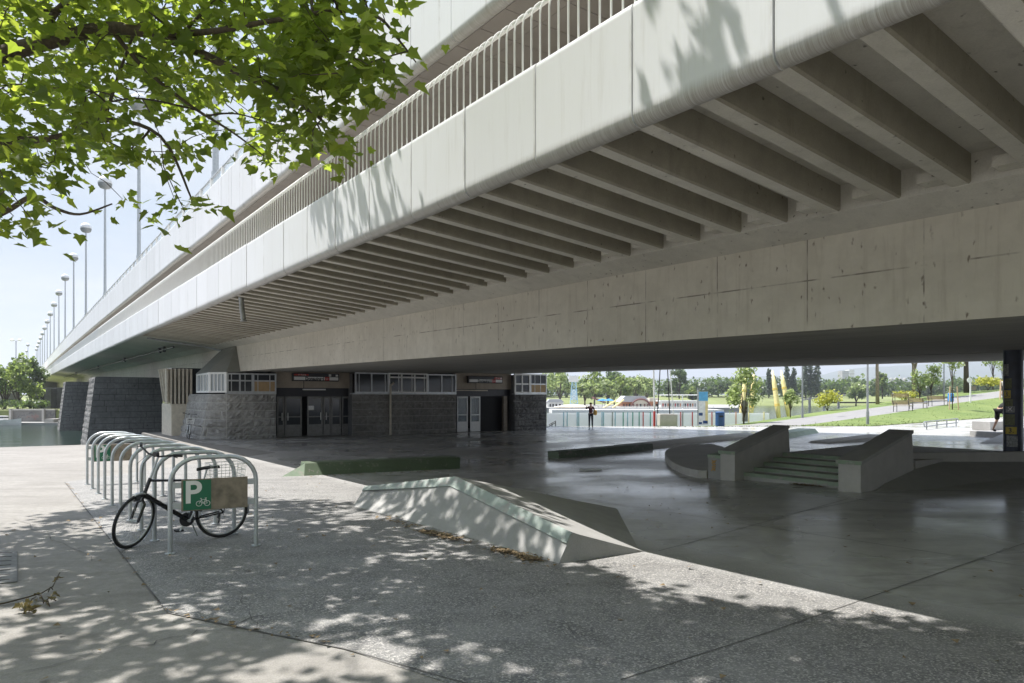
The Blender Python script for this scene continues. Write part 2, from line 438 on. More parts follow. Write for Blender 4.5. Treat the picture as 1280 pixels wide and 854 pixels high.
def mk_grass():
    m, t, b = nt('mown grass'); v = coords(t)
    c = mix(t, ramp(t, nz(t, v, .35, 5), [(.3, 0.), (.7, 1.)]), (.12, .18, .04), (.22, .27, .08))
    c = mix(t, ramp(t, nz(t, v, 8., 4), [(.35, .5), (.65, 0.)]), c, (.05, .085, .02))
    lnk(t, c, b.inputs['Base Color']); b.inputs['Roughness'].default_value = .9
    bump(t, b, nz(t, v, 30., 4), .8, .05); return m
M['grass'] = mk_grass()
M['meadow'] = plain('far meadow', (.19, .22, .08), .95, 0, .3, .05)
M['hill'] = plain('wooded hill', (.045, .075, .035), .95, 0, .35, .006)
M['asph'] = plain('grey asphalt path', (.23, .225, .22), .9, 0, .12, 1.5, .1)

def mk_water():
    m, t, b = nt('river water'); v = coords(t, 'Object', (1, 1, 1))
    b.inputs['Base Color'].default_value = (.018, .035, .028, 1); b.inputs['Roughness'].default_value = .08
    b.inputs['IOR'].default_value = 1.33
    n = math_(t, 'ADD', nz(t, v, .55, 4, .6), math_(t, 'MULTIPLY', nz(t, v, 2.6, 3), .35)); bump(t, b, n, .55, .18); return m
M['water'] = mk_water()

def mk_leaf(name, a, bcol, trans=.5, hue=.495):
    m, t, b = nt(name)
    oi = nd(t, 'ShaderNodeNewGeometry'); v = coords(t)
    rn = oi.outputs['Random Per Island']
    c = mix(t, rn, a, bcol)
    c = mix(t, ramp(t, nz(t, v, .9, 3), [(.35, .35), (.65, 0.)]), c, [x * .6 for x in a])
    lnk(t, c, b.inputs['Base Color']); b.inputs['Roughness'].default_value = .45
    tr = t.nodes.new('ShaderNodeBsdfTranslucent')
    hs = nd(t, 'ShaderNodeHueSaturation'); hs.inputs['Hue'].default_value = hue; hs.inputs['Saturation'].default_value = 1.1; hs.inputs['Value'].default_value = 3.6; lnk(t, c, hs.inputs['Color']); lnk(t, hs.outputs[0], tr.inputs['Color'])
    ms = t.nodes.new('ShaderNodeMixShader'); ms.inputs[0].default_value = trans
    lnk(t, b.outputs[0], ms.inputs[1]); lnk(t, tr.outputs[0], ms.inputs[2]); lnk(t, ms.outputs[0], t.nodes['Material Output'].inputs[0])
    return m
M['leaf'] = mk_leaf('plane leaf', (.065, .098, .018), (.16, .205, .04), .6, .486)
M['leaf_d'] = mk_leaf('dark foliage', (.045, .075, .025), (.10, .135, .045), .35)
M['leaf_m'] = mk_leaf('mid foliage', (.085, .12, .035), (.17, .21, .07), .42)
M['leaf_p'] = mk_leaf('pale foliage', (.13, .17, .07), (.23, .265, .125), .42)
M['leaf_y'] = mk_leaf('yellow foliage', (.21, .225, .05), (.33, .33, .09), .38)
M['leaf_b'] = mk_leaf('poplar foliage', (.030, .055, .028), (.065, .09, .05), .2)

# ------------------------------------------------------------------ world, sun, camera
w = bpy.data.worlds.new('World'); sc.world = w; w.use_nodes = True
t = w.node_tree; bg = t.nodes['Background']
sky = t.nodes.new('ShaderNodeTexSky'); sky.sky_type = 'NISHITA'; sky.sun_disc = False
sky.sun_elevation = math.asin(SUN.z); sky.sun_rotation = math.atan2(SUN.x, SUN.y); sky.altitude = 150; sky.dust_density = .7; sky.ozone_density = 1.2
tc = t.nodes.new('ShaderNodeTexCoord'); sep = t.nodes.new('ShaderNodeSeparateXYZ'); lnk(t, tc.outputs['Generated'], sep.inputs[0])   # sky direction
dz = math_(t, 'MAXIMUM', math_(t, 'ADD', sep.outputs[2], .12), .04)
cmb = t.nodes.new('ShaderNodeCombineXYZ'); lnk(t, math_(t, 'DIVIDE', sep.outputs[0], dz), cmb.inputs[0]); lnk(t, math_(t, 'DIVIDE', sep.outputs[1], dz), cmb.inputs[1])
cl = nz(t, cmb.outputs[0], .6, 8, .58)
cf = ramp(t, cl, [(.42, 0.), (.64, .9)])
hz = ramp(t, sep.outputs[2], [(.0, .97), (.4, .88), (.8, .1)])
skc = mix(t, cf, mix(t, hz, sky.outputs[0], (1.15, 1.33, 1.52)), (2.1, 2.13, 2.16))
lnk(t, skc, bg.inputs[0]); bg.inputs[1].default_value = .128

sl = bpy.data.lights.new('sun', 'SUN'); sl.energy = 3.05; sl.angle = R(.53); sl.color = (1., .965, .925)
so = bpy.data.objects.new('sun', sl); C.objects.link(so); so.rotation_euler = (-SUN).to_track_quat('-Z', 'Y').to_euler()
cam = bpy.data.cameras.new('camera'); co = bpy.data.objects.new('camera', cam); C.objects.link(co)
co.location = (0, 0, ZC); co.rotation_euler = (R(90), 0, 0)
cam.sensor_width = 36; cam.lens = F / 1280 * 36; cam.shift_y = (HY - 427) / 1280; cam.clip_end = 30000; cam.clip_start = .05
sc.camera = co
sc.view_settings.view_transform = 'Standard'; sc.view_settings.look = 'None'; sc.view_settings.gamma = 1; sc.view_settings.exposure = 1.66
sc.view_settings.use_curve_mapping = False
sc.cycles.max_bounces = 12; sc.cycles.diffuse_bounces = 8; sc.cycles.glossy_bounces = 3; sc.cycles.transmission_bounces = 4; sc.cycles.transparent_max_bounces = 6
sc.cycles.use_denoising = True; sc.cycles.sample_clamp_indirect = 8; sc.cycles.caustics_reflective = False; sc.cycles.caustics_refractive = False

# ------------------------------------------------------------------ ground
def clip(poly, x0, keep_less):
    out = []; n = len(poly)
    for i in range(n):
        a, b = poly[i], poly[(i + 1) % n]
        ia = (a[0] <= x0) if keep_less else (a[0] >= x0); ib = (b[0] <= x0) if keep_less else (b[0] >= x0)
        if ia: out.append(a)
        if ia != ib:
            k = (x0 - a[0]) / (b[0] - a[0]); out.append((x0, a[1] + k * (b[1] - a[1])))
    return out
def sheet(name, poly, off, mat, skirt=0., parent=None):
    mb = MB()
    for less in (True, False):
        p = clip(poly, 2., less)
        if len(p) >= 3: mb.face([(x, y, G(x, y) + off) for x, y in p])
    if skirt:
        n = len(poly)
        for i in range(n):
            a, b = poly[i], poly[(i + 1) % n]
            if abs(b[0] - a[0]) > 1e-6 and (a[0] - 2) * (b[0] - 2) < 0:
                k = (2 - a[0]) / (b[0] - a[0]); c = (2., a[1] + k * (b[1] - a[1])); seg = [(a, c), (c, b)]
            else: seg = [(a, b)]
            for q, r in seg:
                mb.face([(*q, G(*q) + off), (*r, G(*r) + off), (*r, skirt), (*q, skirt)])
    o = mb.build(name, mat, parent); 
    return o
def xy(v): return (v[0], v[1])
EDGE = [gp(985, 533), gp(1090, 533), gp(1154, 528.5), gp(1260, 521), gp(1300, 518.5)]
WZ = ZC - 4.2                                      # water level
land = [xy(st(34, -110)), xy(st(34, 6.0)), xy(st(46, 6.0)), xy(st(46, 29.5)), (2.9, 51.5), xy(EDGE[0]), xy(EDGE[1]), xy(EDGE[2]), xy(EDGE[3]), xy(EDGE[4]), (75, 70), (150, 60), (150, -80), (-60, -110)]
tag(sheet('ground', land, 0., M['path'], WZ - 2.), kind='structure')
pz = [gp(430, 812), gp(210, 767), gp(81, 603), gp(250, 579), gp(345, 566)]
plaza = [xy(p) for p in pz] + [xy(st(33.8, 6.6)), xy(st(34.8, 27.5)), (2.8, 50.6), (EDGE[0].x - .4, EDGE[0].y - .5), (EDGE[1].x, EDGE[1].y - .5), (EDGE[2].x, EDGE[2].y - .5), (EDGE[3].x, EDGE[3].y - .6), (70, 52), (60, -6), (1.0, 1.0), xy(gp(640, 880))]
tag(sheet('plaza', plaza, .004, M['plaza']), kind='structure')

jm = MB()
def joint_line(pa, pb, wd=.0055, n=10):
    a, b = Vector(pa), Vector(pb); d = (b - a).normalized(); s = Vector((-d.y, d.x, 0)) * wd
    for i in range(n):
        p = a + (b - a) * (i / n); q = a + (b - a) * ((i + 1) / n)
        jm.face([(v.x, v.y, G(v.x, v.y) + .008) for v in (p - s, q - s, q + s, p + s)])
joint_line(gp(823, 689.5), gp(1060, 624)); joint_line(gp(776, 851), gp(1300, 673)); joint_line(gp(786, 634), gp(560, 600))
joint_line(gp(430, 812), gp(210, 767), .007); joint_line(gp(210, 767), gp(81, 603), .007); joint_line(gp(620, 866), gp(430, 812), .007)
def crack(pa, pb, jit, wd):
    a, b = Vector(pa), Vector(pb); rc_ = random.Random(int(a.x * 91 + a.y * 7)); pts = [a.lerp(b, i / 14) + Vector((rc_.gauss(0, jit), rc_.gauss(0, jit), 0)) for i in range(15)]
    for p, q in zip(pts[:-1], pts[1:]): joint_line(p, q, wd * rc_.uniform(.5, 1.2), 1)
crack(gp(30, 840), gp(330, 770), .03, .004); crack(gp(120, 700), gp(20, 650), .03, .004); crack(gp(640, 760), gp(820, 830), .03, .003); crack(gp(330, 800), gp(300, 740), .02, .003); crack(gp(880, 640), gp(1010, 668), .04, .004); crack(gp(1060, 690), gp(1240, 720), .04, .003)
joint_line(st(-3, 8.4), st(32, 8.4)); joint_line(st(-2, 14), st(30, 14)); joint_line(st(12, 6.5), st(12, 30)); joint_line(st(20, 6.5), st(20, 30)); joint_line(st(6, 9.5), st(6, 30))
tag(jm.build('pavement_joint', M['joint']), kind='structure')

wm = MB(); wm.face([(-6000, -3000, WZ), (6000, -3000, WZ), (6000, 9000, WZ), (-6000, 9000, WZ)])
tag(wm.build('water', M['water']), kind='structure')

# grass bank and path to the right, rows from the plaza edge up to the crest
def row(l): return [ray(*p) for p in l]
rA = [Vector((2.9, 51.5, G(2.9, 51.5) - .02)), Vector((9.5, 45.6, G(9.5, 45.6) - .02))] + [Vector(e) - Vector((0, 0, .02)) for e in EDGE] + [Vector((75, 70, G(75, 70) - .02))]
rB = row([(700, 534.6, 52.2), (850, 534.4, 48), (1000, 532.2, 43), (1055, 525, 47), (1112, 517, 53), (1195, 504, 62), (1249, 497, 66), (1320, 489, 72)])
rC = row([(700, 534.9, 52.8), (850, 534.0, 49), (936, 531, 47), (1020, 520, 56), (1084, 511, 64), (1196, 496, 76), (1249, 489, 80), (1320, 482, 86)])
rD = row([(700, 536, 53.4), (850, 533.6, 50), (918, 531, 49), (1020, 515.6, 62), (1117, 501, 76), (1194, 491, 86), (1246, 487, 90), (1320, 480, 96)])
rE = [Vector((p.x, p.y + 9, WZ - .5)) for p in rD]
rE[0] = Vector((rD[0].x, rD[0].y + 3, WZ - .5)); rE[1] = Vector((rD[1].x, rD[1].y + 4, WZ - .5))
def strip(name, a, b, mat, dz=0.):
    mb = MB(); sub = 6
    def den(r): return [r[i].lerp(r[i + 1], k / sub) for i in range(len(r) - 1) for k in range(sub)] + [r[-1]]
    A, B = den(a), den(b)
    for i in range(len(A) - 1):
        for k in range(3):
            q = lambda j, kk: A[j].lerp(B[j], kk / 3) + Vector((0, 0, dz))
            mb.face([q(i, k), q(i + 1, k), q(i + 1, k + 1), q(i, k + 1)])
    return tag(mb.build(name, mat, smooth='all'), kind='structure'), mb
_, m1 = strip('lawn', rA, rB, M['grass']); _, m2 = strip('path', rB, rC, M['asph']); _, m3 = strip('grass_verge', rC, rD, M['grass']); _, m4 = strip('river_bank', rD, rE, M['grass'])
bank = MB()
for q in (m1, m2, m3, m4): bank.poly(q.v, q.f)
BV = BVHTree.FromPolygons([Vector(v) for v in bank.v], bank.f)
def onbank(px, py, Y=None):
    o = Vector((0, 0, ZC)); d = (ray(px, py, 1.) - o).normalized()
    h = BV.ray_cast(o, d)[0]
    return h if h is not None else ray(px, py, Y or 60.)
# blades along the lawn's front edge and in tufts, one mass
gb = MB(); rg = random.Random(3)
for i in range(1500):
    k = rg.random() * (len(rA) - 3) + 1; j = int(k); f = k - j
    a = rA[j].lerp(rA[j + 1], f); b = rB[j].lerp(rB[j + 1], f)
    p = a.lerp(b, rg.random() ** 9); p.z += .015
    h = rg.uniform(.03, .08); an = rg.random() * 6.28; dx, dy = math.cos(an) * .04, math.sin(an) * .04
    gb.face([p + Vector((-dx, -dy, 0)), p + Vector((dx, dy, 0)), p + Vector((rg.uniform(-.05, .05), rg.uniform(-.05, .05), h))])
tag(gb.build('grass', M['grass']), kind='stuff')
# ------------------------------------------------------------------ bridge
T, TG, TR, TU = 4.83, 8.85, 8.41, 6.2
br = thing('road_bridge', 'long two-deck concrete bridge with white metal edge panels and ribbed underside', 'bridge', SB(35, TG, .8))
def arange(a, b, d): 
    n = int(round((b - a) / d)); return [a + (b - a) * i / n for i in range(n + 1)]
SS = [-30, -15] + arange(0, 420, 10)
def ribz(t): return 2.595 + (2.276 - 2.595) * (t - T) / (TR - T)
def part(mb, name, mat, parent=br, **k): return mb.build(name, mat, parent, **k)
# girder under the near carriageway: face, soffit
gf = MB(); extrude([(TG, 2.104), (TG, .84)], SS, False, mb=gf)
part(gf, 'girder_face', M['girder'])
g1 = extrude([(TG + .001, .84), (18.6, .962), (18.6, 6.1), (TG + .11, 6.1), (TG + .11, 2.0), (TG + .09, .86)], SS)
part(g1, 'girder', M['soffit'])
part(extrude([(19.1, .97), (26.3, 1.06), (26.3, 6.1), (19.1, 6.1)], SS), 'girder', M['soffit'])
part(extrude([(18.55, 1.5), (19.15, 1.5), (19.15, 6.0), (18.55, 6.0)], SS), 'girder_web', M['soffit'])
part(extrude([(26.3, 2.3), (30.3, 2.6), (30.3, 2.95), (26.3, 2.95)], SS), 'walkway_slab', M['concrete_w'])
part(extrude([(30.3, 2.5), (30.5, 2.5), (30.5, 3.75), (30.3, 3.75)], SS), 'far_edge_panel', M['panel'])
# near walkway: slab over ribs, plain slab further out
S1 = 38.6
part(extrude([(T + .16, ribz(T) + .33), (TR, 2.276 + .33), (TR, 2.95), (T + .16, 2.95)], [s for s in SS if s < S1] + [S1]), 'walkway_slab', M['concrete_w'])
part(extrude([(T + .16, ribz(T) + .01), (TR, 2.28), (TR, 2.95), (T + .16, 2.95)], [S1] + [s for s in SS if s > S1]), 'walkway_slab', M['concrete_w'])
part(extrude([(TR, 2.95), (TR, 2.272), (TG - .012, 2.10), (TG + .10, 2.10), (TG + .10, 2.95)], SS), 'edge_beam', M['concrete_w'])
for k in range(-18, 60):
    s = 3.19 + .728 * k
    if s > S1 - .3: break
    rb = MB(); w_ = .105; c = .022
    sec = lambda t: [(s - w_, ribz(t) + .335), (s - w_, ribz(t) + c), (s - w_ + c, ribz(t)), (s + w_ - c, ribz(t)), (s + w_, ribz(t) + c), (s + w_, ribz(t) + .335)]
    A = [SB(u, T + .10, z) for u, z in sec(T + .10)]; B = [SB(u, TR + .02, z + .003) for u, z in sec(TR)]
    rb.poly(A + B, [tuple(range(6)), tuple(range(11, 5, -1))] + [(i, 6 + i, 6 + (i + 1) % 6, (i + 1) % 6) for i in range(6)])
    rb.stbox(s + w_ - .01, s + .34, TR - .26, TR - .02, 2.33, 2.44)
    rb.m = [0, 0, 1, 1, 0, 0, 1, 0] + [0] * 6      # the sides take the darker, yellower tone
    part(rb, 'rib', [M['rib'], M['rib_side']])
# lower edge panels
def edge_prof(t0, z0, z1, r):
    p = [(t0 + r + r * math.cos(R(a)), z0 + r + r * math.sin(R(a))) for a in range(312, 178, -12)]
    return p + [(t0, z0 + r * 1.25), (t0, z0 + r * 1.6), (t0, z1 - .075), (t0, z1 - .05), (t0 + .015, z1 - .015), (t0 + .05, z1), (t0 + .2, z1), (t0 + .2, z1 - .12), (t0 + .12, z1 - .16), (t0 + .12, z0 + r * 2.2)]
PL = 1.53; rp_ = random.Random(4)
def panels(name, prof, s0, n, gap, shift=.0):
    rest = MB()
    for k in range(n):
        a = s0 + PL * k + shift; b = a + PL - gap
        jt, jz = rp_.uniform(-.004, .004), rp_.uniform(-.005, .005); pf = [(q[0] + jt, q[1] + jz) for q in prof]
        if 0 <= k - 10 < 100: part(extrude(pf, [a, b]), name, M['panel'], smooth=True)
        else: extrude(pf, [a, b], mb=rest)
    o = part(rest, name, M['panel'], smooth=True); o['kind'] = 'stuff'
panels('edge_panel', edge_prof(T, 2.575, 3.78, .115), 3.16 - 14 * 1.53, 285, .022)
panels('parapet_panel', edge_prof(TU, 6.17, 8.0, .13), 2.75 - 14 * 1.53, 285, .018)
part(extrude([(T + .15, 2.75), (T + .19, 2.75), (T + .19, 3.6), (T + .15, 3.6)], SS), 'panel_backing', M['dark_in'])
part(extrude([(TU + .15, 6.4), (TU + .19, 6.4), (TU + .19, 7.8), (TU + .15, 7.8)], SS), 'panel_backing', M['dark_in'])
# upper deck and its panelled soffit
part(extrude([(TU + .35, 6.36), (30.4, 6.36), (30.4, 7.7), (TU + .35, 7.7)], SS), 'upper_deck', M['soffit'])
sp = MB()
M['soffit_p'] = plain('grey brown soffit panel', (.27, .245, .225), .6, 0, .10, 1.2)
for k in range(400):
    a = -17.2 + .75 * k
    for t0, t1 in ((TU + .215, TU + .95), (TU + .96, TU + 1.75), (TU + 1.76, TG + .08)):
        sp.stbox(a, a + .735, t0, t1, 6.19, 6.22)
o = part(sp, 'soffit_panel', M['soffit_p'])
part(extrude([(TU + .22, 6.225), (TG + .1, 6.225), (TG + .1, 6.3), (TU + .22, 6.3)], SS), 'soffit_backing', M['dark_in'])
# walkway railing: bars curving in to a top rail
rail = MB(); rr = [x for x in SS]
rail_pts = [SB(s, T + .30, 4.66) for s in arange(-17, 60, 4) + arange(70, 420, 10)]
rail.tube(rail_pts, .028, 8); part(rail, 'handrail', M['white_metal'], smooth=True)
def bar(mb, s, n=6):
    pts = [SB(s, T + .07, 3.76), SB(s, T + .07, 4.36)]
    for a in (20, 40, 60, 80):
        pts.append(SB(s, T + .07 + .24 * (1 - math.cos(R(a))), 4.36 + .28 * math.sin(R(a))))
    mb.tube(pts, .0112, n)
rest = MB(); k = 0; s = -15.
while s < 250:
    if 3.3 <= s < 3.3 + 100 * .167 - .01 and k < 100:
        b = MB(); bar(b, s); part(b, 'railing_bar', M['white_metal'], smooth=True); k += 1
    else: bar(rest, s, 4 if s > 60 else 6)
    s += .167
o = part(rest, 'railing_bar', M['white_metal'], smooth=True); o['kind'] = 'stuff'
# upper parapet: posts, glass, rail
ur = MB(); ur.tube([SB(s, TU + .12, 8.42) for s in arange(-17, 60, 4) + arange(70, 420, 10)], .045, 8); part(ur, 'parapet_rail', M['alu'], smooth=True)
gl = MB(); po = MB(); n = 0; s = -3.
while s < 300:
    p = po
    if n < 80 and s > 3: p = MB()
    p.stbox(s - .04, s + .04, TU + .06, TU + .18, 7.95, 8.43)
    if p is not po: part(p, 'rail_post', M['white_metal']); n += 1
    gl.stbox(s + .12, s + 1.75, TU + .115, TU + .13, 8.06, 8.36)
    s += 1.9
o = part(po, 'rail_post', M['white_metal']); o['kind'] = 'stuff'
part(gl, 'glass_panel', M['glass_c'])
# inner wall of the walkway
part(extrude([(TG + .02, 2.95), (TG + .06, 2.95), (TG + .06, 6.15), (TG + .02, 6.15)], SS), 'walkway_wall', M['concrete'])

# lamps along the upper deck
lp = thing('street_lamp', 'tall white-domed lamp post on the upper bridge deck, the nearest of its row', 'street lamp', SB(30, 6.62, 7.72), group='lamp posts along the upper bridge deck')
a = MB(); a.tube([(0, 0, 0), (0, 0, 1.2)], .17, 12); a.tube([(0, 0, 1.2), (0, 0, 11.)], [.13, .085], 12); a.build('pole', M['steel_l'] if 'steel_l' in M else M['galv'], lp, smooth=True, local=True)
a = MB(); a.lathe([(.05, 10.9), (.42, 11.0), (.56, 11.2), (.60, 11.42), (.57, 11.44)], n=24); a.build('lamp_housing', M['steel'], lp, smooth=True, local=True)
a = MB(); a.lathe([(.57, 11.44), (.60, 11.5), (.57, 11.72), (.46, 11.93), (.28, 12.06), (.05, 12.1)], n=24); a.build('lamp_dome', M['lamp_w'], lp, smooth=True, local=True)
ordn = ['second', 'third', 'fourth', 'fifth', 'sixth', 'seventh', 'eighth', 'ninth', 'tenth', 'eleventh', 'twelfth', 'thirteenth', 'fourteenth', 'fifteenth', 'sixteenth']
for k in range(15):
    s = 52 + 22 * k
    dup(lp, SB(s, 6.62, 7.72), label='tall white-domed lamp post on the bridge deck, %s in its row from the near end' % ordn[k])

# pipes under the walkway
dp = thing('drain_pipe', 'short grey drain pipe hanging under the ribs by the white edge panels', 'pipe', ray(303, 402, 18.9))
a = MB(); a.tube([ray(301.5, 372, 18.9), ray(302.5, 386, 18.9), ray(304.5, 400, 18.9)], .07, 12); a.tube([ray(304.5, 400.5, 18.9), ray(304.6, 402, 18.9)], .085, 12); a.build('pipe', M['door'], dp, smooth=True)
sv = thing('service_pipe', 'thin dark pipe on hangers under the plain slab beyond the ribs', 'pipe', SB(70, 7.2, 2.3))
a = MB(); a.tube([SB(s, 6.9, 2.24) for s in (41, 60, 80, 110, 150)], .06, 8); a.build('pipe', M['steel_d'], sv, smooth=True)
for s in (44, 45.5, 62, 84, 118):
    a = MB(); a.stbox(s - .08, s + .08, 6.82, 6.98, 2.1, 2.42); a.build('hanger', M['steel_d'], sv)
cp = thing('cross_pipe', 'pale pipe crossing under the slab where the ribs end', 'pipe', SB(38.9, 7, 2.4))
a = MB(); a.tube([SB(39, T + .5, ribz(T) - .06), SB(39, 6.5, ribz(6.5) - .06), SB(39, TR - .3, 2.2), SB(38.3, TG - .1, 2.0)], .05, 8); a.build('pipe', M['steel'], cp, smooth=True)

# ------------------------------------------------------------------ granite work
def rusticated(quad_fn, u0, u1, v0, v1, course, lens, rough, seed, div=3, name='stone_wall', mat='granite', mort='mortar', parent=None, gap=.016):
    """blocks on a surface quad_fn(u, v, out): random lengths, pillowed rough faces"""
    rg = random.Random(seed); mb = MB(); back = MB()
    nc = max(1, round((v1 - v0) / course)); h = (v1 - v0) / nc
    N = 8
    for i in range(N):
        a, b = u0 + (u1 - u0) * i / N, u0 + (u1 - u0) * (i + 1) / N
        back.face([quad_fn(a, v0, 0), quad_fn(b, v0, 0), quad_fn(b, v1, 0), quad_fn(a, v1, 0)])
    for r in range(nc):
        u = u0 + (0 if r % 2 == 0 else -rg.uniform(.2, .6) * lens)
        while u < u1 - 1e-6:
            L = lens * rg.uniform(.65, 1.4); a, b = max(u, u0), min(u + L, u1); u += L
            if b - a < .06: continue
            a += gap; b -= gap; c, d = v0 + r * h + gap, v0 + (r + 1) * h - gap
            nx = max(2, int(div * (b - a) / h)); ny = div
            base = rg.uniform(.3, 1.) * rough
            vs = []; fs = []
            for j in range(ny + 1):
                for i in range(nx + 1):
                    edge = i in (0, nx) or j in (0, ny)
                    o_ = .006 if edge else base + rg.uniform(-.55, .55) * rough
                    vs.append(quad_fn(a + (b - a) * i / nx, c + (d - c) * j / ny, o_ if not edge else .02))
            for j in range(ny):
                for i in range(nx):
                    k = j * (nx + 1) + i; fs.append((k, k + 1, k + nx + 2, k + nx + 1))
            W = nx + 1
            ring = [i for i in range(nx + 1)] + [j * W + nx for j in range(1, ny + 1)] + [ny * W + i for i in range(nx - 1, -1, -1)] + [j * W for j in range(ny - 1, 0, -1)]
            n0 = len(vs)
            def uvof(k): return (a + (b - a) * (k % W) / nx, c + (d - c) * (k // W) / ny)
            vs += [quad_fn(*uvof(k), -.01) for k in ring]
            for q in range(len(ring)):
                z = (q + 1) % len(ring); fs.append((ring[q], n0 + q, n0 + z, ring[z]))
            mb.poly(vs, fs)
    o = mb.build(name, M[mat], parent)
    m2 = back.build('mortar', M[mort], o)
    if parent: m2.location = (0, 0, 0)
    return o

def pier(s0, thick, t0, t1, zt, label, seed):
    p = thing('bridge_pier', label, 'bridge pier', st(s0, (t0 + t1) / 2, WZ))
    zbm = -5.2 + ZC; top = ZC + zt + zb(s0) ; H = top - zbm
    bt = .75
    def front(u, v, o): return Vector(st(s0 - o, u - (bt * (1 - v / H) * max(0, 1 - (u - t0) / 1.)), zbm + v))
    def side(u, v, o): return Vector(st(s0 + u, t0 - bt * (1 - v / H) - o, zbm + v))
    rusticated(front, t0, t1, 0, H, .44, 1.0, .03, seed, 2, 'pier_front', 'granite_d', 'mortar_d', p, .015)
    rusticated(side, 0, thick, 0, H, .44, .8, .07, seed + 1, 3, 'pier_nose', 'granite', 'mortar', p, .015)
    c = MB(); pts = [st(s0 + .05, t0 - bt + .06, zbm), st(s0 + .05, t1, zbm), st(s0 + thick, t1, zbm), st(s0 + thick, t0 - bt + .06, zbm)]
    q2 = [st(s0 + .05, t0 + .06, top + .02), st(s0 + .05, t1, top + .02), st(s0 + thick, t1, top + .02), st(s0 + thick, t0 + .06, top + .02)]
    c.hexa(pts + q2); c.build('pier_core', M['granite_d'], p)
pier(60, 5., 4.75, 26., .84, 'granite pier with battered nose standing in the water nearest the bike stands', 21)
pier(99, 5., 4.75, 26., .84, 'farther granite pier seen between the far quay and the nearer pier', 31)

# ------------------------------------------------------------------ station under the bridge
S0 = 35.
stn = thing('station_building', 'granite station building with glazed strip and dark glass doors under the bridge', 'station', st(S0, 18, G(0, 30)))
def top(t): return ZC + .84 + zb(S0) + .0125 * (t - TG) - .02
base = -.62; sill = ZC + .13
T345, T440, T570, T643, T683 = tx(345, S0), tx(440, S0), tx(570, S0), tx(643, S0), tx(683, S0)
TL = tx(283, S0)
def wallf(s): return lambda u, v, o: Vector(st(s - o, u, v))
rusticated(wallf(S0), TL, T345, base, sill - .04, .44, 1.0, .09, 5, 4, 'stone_wall', 'granite_s', 'mortar', stn)
rusticated(wallf(S0), T440, T570, base, sill - .04, .44, 1.0, .07, 6, 4, 'stone_wall', 'granite_k', 'mortar_k', stn)
rusticated(wallf(S0), T643, T683, base, sill - .04, .44, 1.0, .09, 7, 4, 'stone_wall', 'granite', 'mortar_d', stn)
# battered corner: a narrow chamfer, then the flank running back
L1 = .593; L2 = 4.9
def batter(v): return .5 * (1 - (v - base) / (sill - base))
def corner(u, v, o):
    q = batter(v) * (u / L1)
    return Vector(st(S0 + u - o * .7, TL - u - q - o * .7, v))
rusticated(corner, 0, L1, base, sill - .04, .44, .8, .09, 8, 4, 'stone_corner', 'granite_s', 'mortar', stn)
def cornerb(u, v, o):
    return Vector(st(S0 + L1 + u, TL - L1 - batter(v) - o, v))
rusticated(cornerb, 0, L2, base, sill - .04, .44, .9, .09, 9, 4, 'stone_corner', 'granite_s', 'mortar', stn)
rusticated(lambda u, v, o: Vector(st(S0 + u, T683 + o, v)), 0, 8., base, sill - .04, .44, .9, .06, 10, 3, 'stone_wall', 'granite_s', 'mortar', stn)
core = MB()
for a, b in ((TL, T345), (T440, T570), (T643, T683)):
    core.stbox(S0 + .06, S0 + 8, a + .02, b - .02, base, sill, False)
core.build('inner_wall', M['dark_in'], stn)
sl_ = MB(); sl_.stbox(S0 - .06, S0 + .3, TL, T345, sill - .04, sill + .03, False); sl_.stbox(S0 - .06, S0 + .3, T440, T570, sill - .04, sill + .03, False); sl_.stbox(S0 - .06, S0 + .3, T643, T683, sill - .04, sill + .03, False)
sl_.build('window_sill', M['alu'], stn)

def window(fn, us, z0, z1, frame_mat, mids=(), fr=.06, infill=None, name='window', glass='glass', thin=None):
    """frame bars at us and rails at z0, mids, z1 on the surface fn(u, z, out)"""
    mb = MB()
    def bar(u0, u1, za, zc, d=.05):
        p = [fn(u0, za, -d), fn(u1, za, -d), fn(u1, za, d), fn(u0, za, d), fn(u0, zc, -d), fn(u1, zc, -d), fn(u1, zc, d), fn(u0, zc, d)]
        mb.hexa(p)
    for i, u in enumerate(us): bar(u - fr / 2, u + fr / 2, z0, z1, .05)
    for u in (thin or ()): bar(u - .018, u + .018, z0 + .03, z1 - .03, .03)
    for a, b in zip(us[:-1], us[1:]):
        for z in (z0 + fr / 2, z1 - fr / 2, *mids): bar(a + fr / 2, b - fr / 2, z - fr / 2, z + fr / 2, .045)
    o = mb.build(name, M[frame_mat], stn)
    pane = MB()
    for i, (a, b) in enumerate(zip(us[:-1], us[1:])):
        za = z0
        if infill and i in infill: za = infill[i]
        pane.face([fn(a, za, 0), fn(b, za, 0), fn(b, z1, 0), fn(a, z1, 0)])
        if infill and i in infill:
            q = MB(); q.hexa([fn(a + .03, z0 + .04, -.01), fn(b - .03, z0 + .04, -.01), fn(b - .03, z0 + .04, .02), fn(a + .03, z0 + .04, .02), fn(a + .03, za, -.01), fn(b - .03, za, -.01), fn(b - .03, za, .02), fn(a + .03, za, .02)])
            c = q.build('plywood_panel', M['ply'], o); c.location = (0, 0, 0)
    c = pane.build('pane', M[glass], o); c.location = (0, 0, 0)
    return o
pl = lambda u, z, d: Vector(st(S0 - .03 - d, u, z))
mid = ZC + (HY - 476) / F * 33.6
window(pl, [TL + .05, tx(299.5, S0), tx(315, S0)], sill + .03, top(TL) - .06, 'alu', (mid,), .07, thin=[tx(289, S0), tx(306, S0)])
window(pl, [tx(316.5, S0), T345 - .04], sill + .03, top(TL) - .06, 'alu', (mid,), .07, infill={0: mid}, thin=[tx(322, S0), tx(337, S0)])
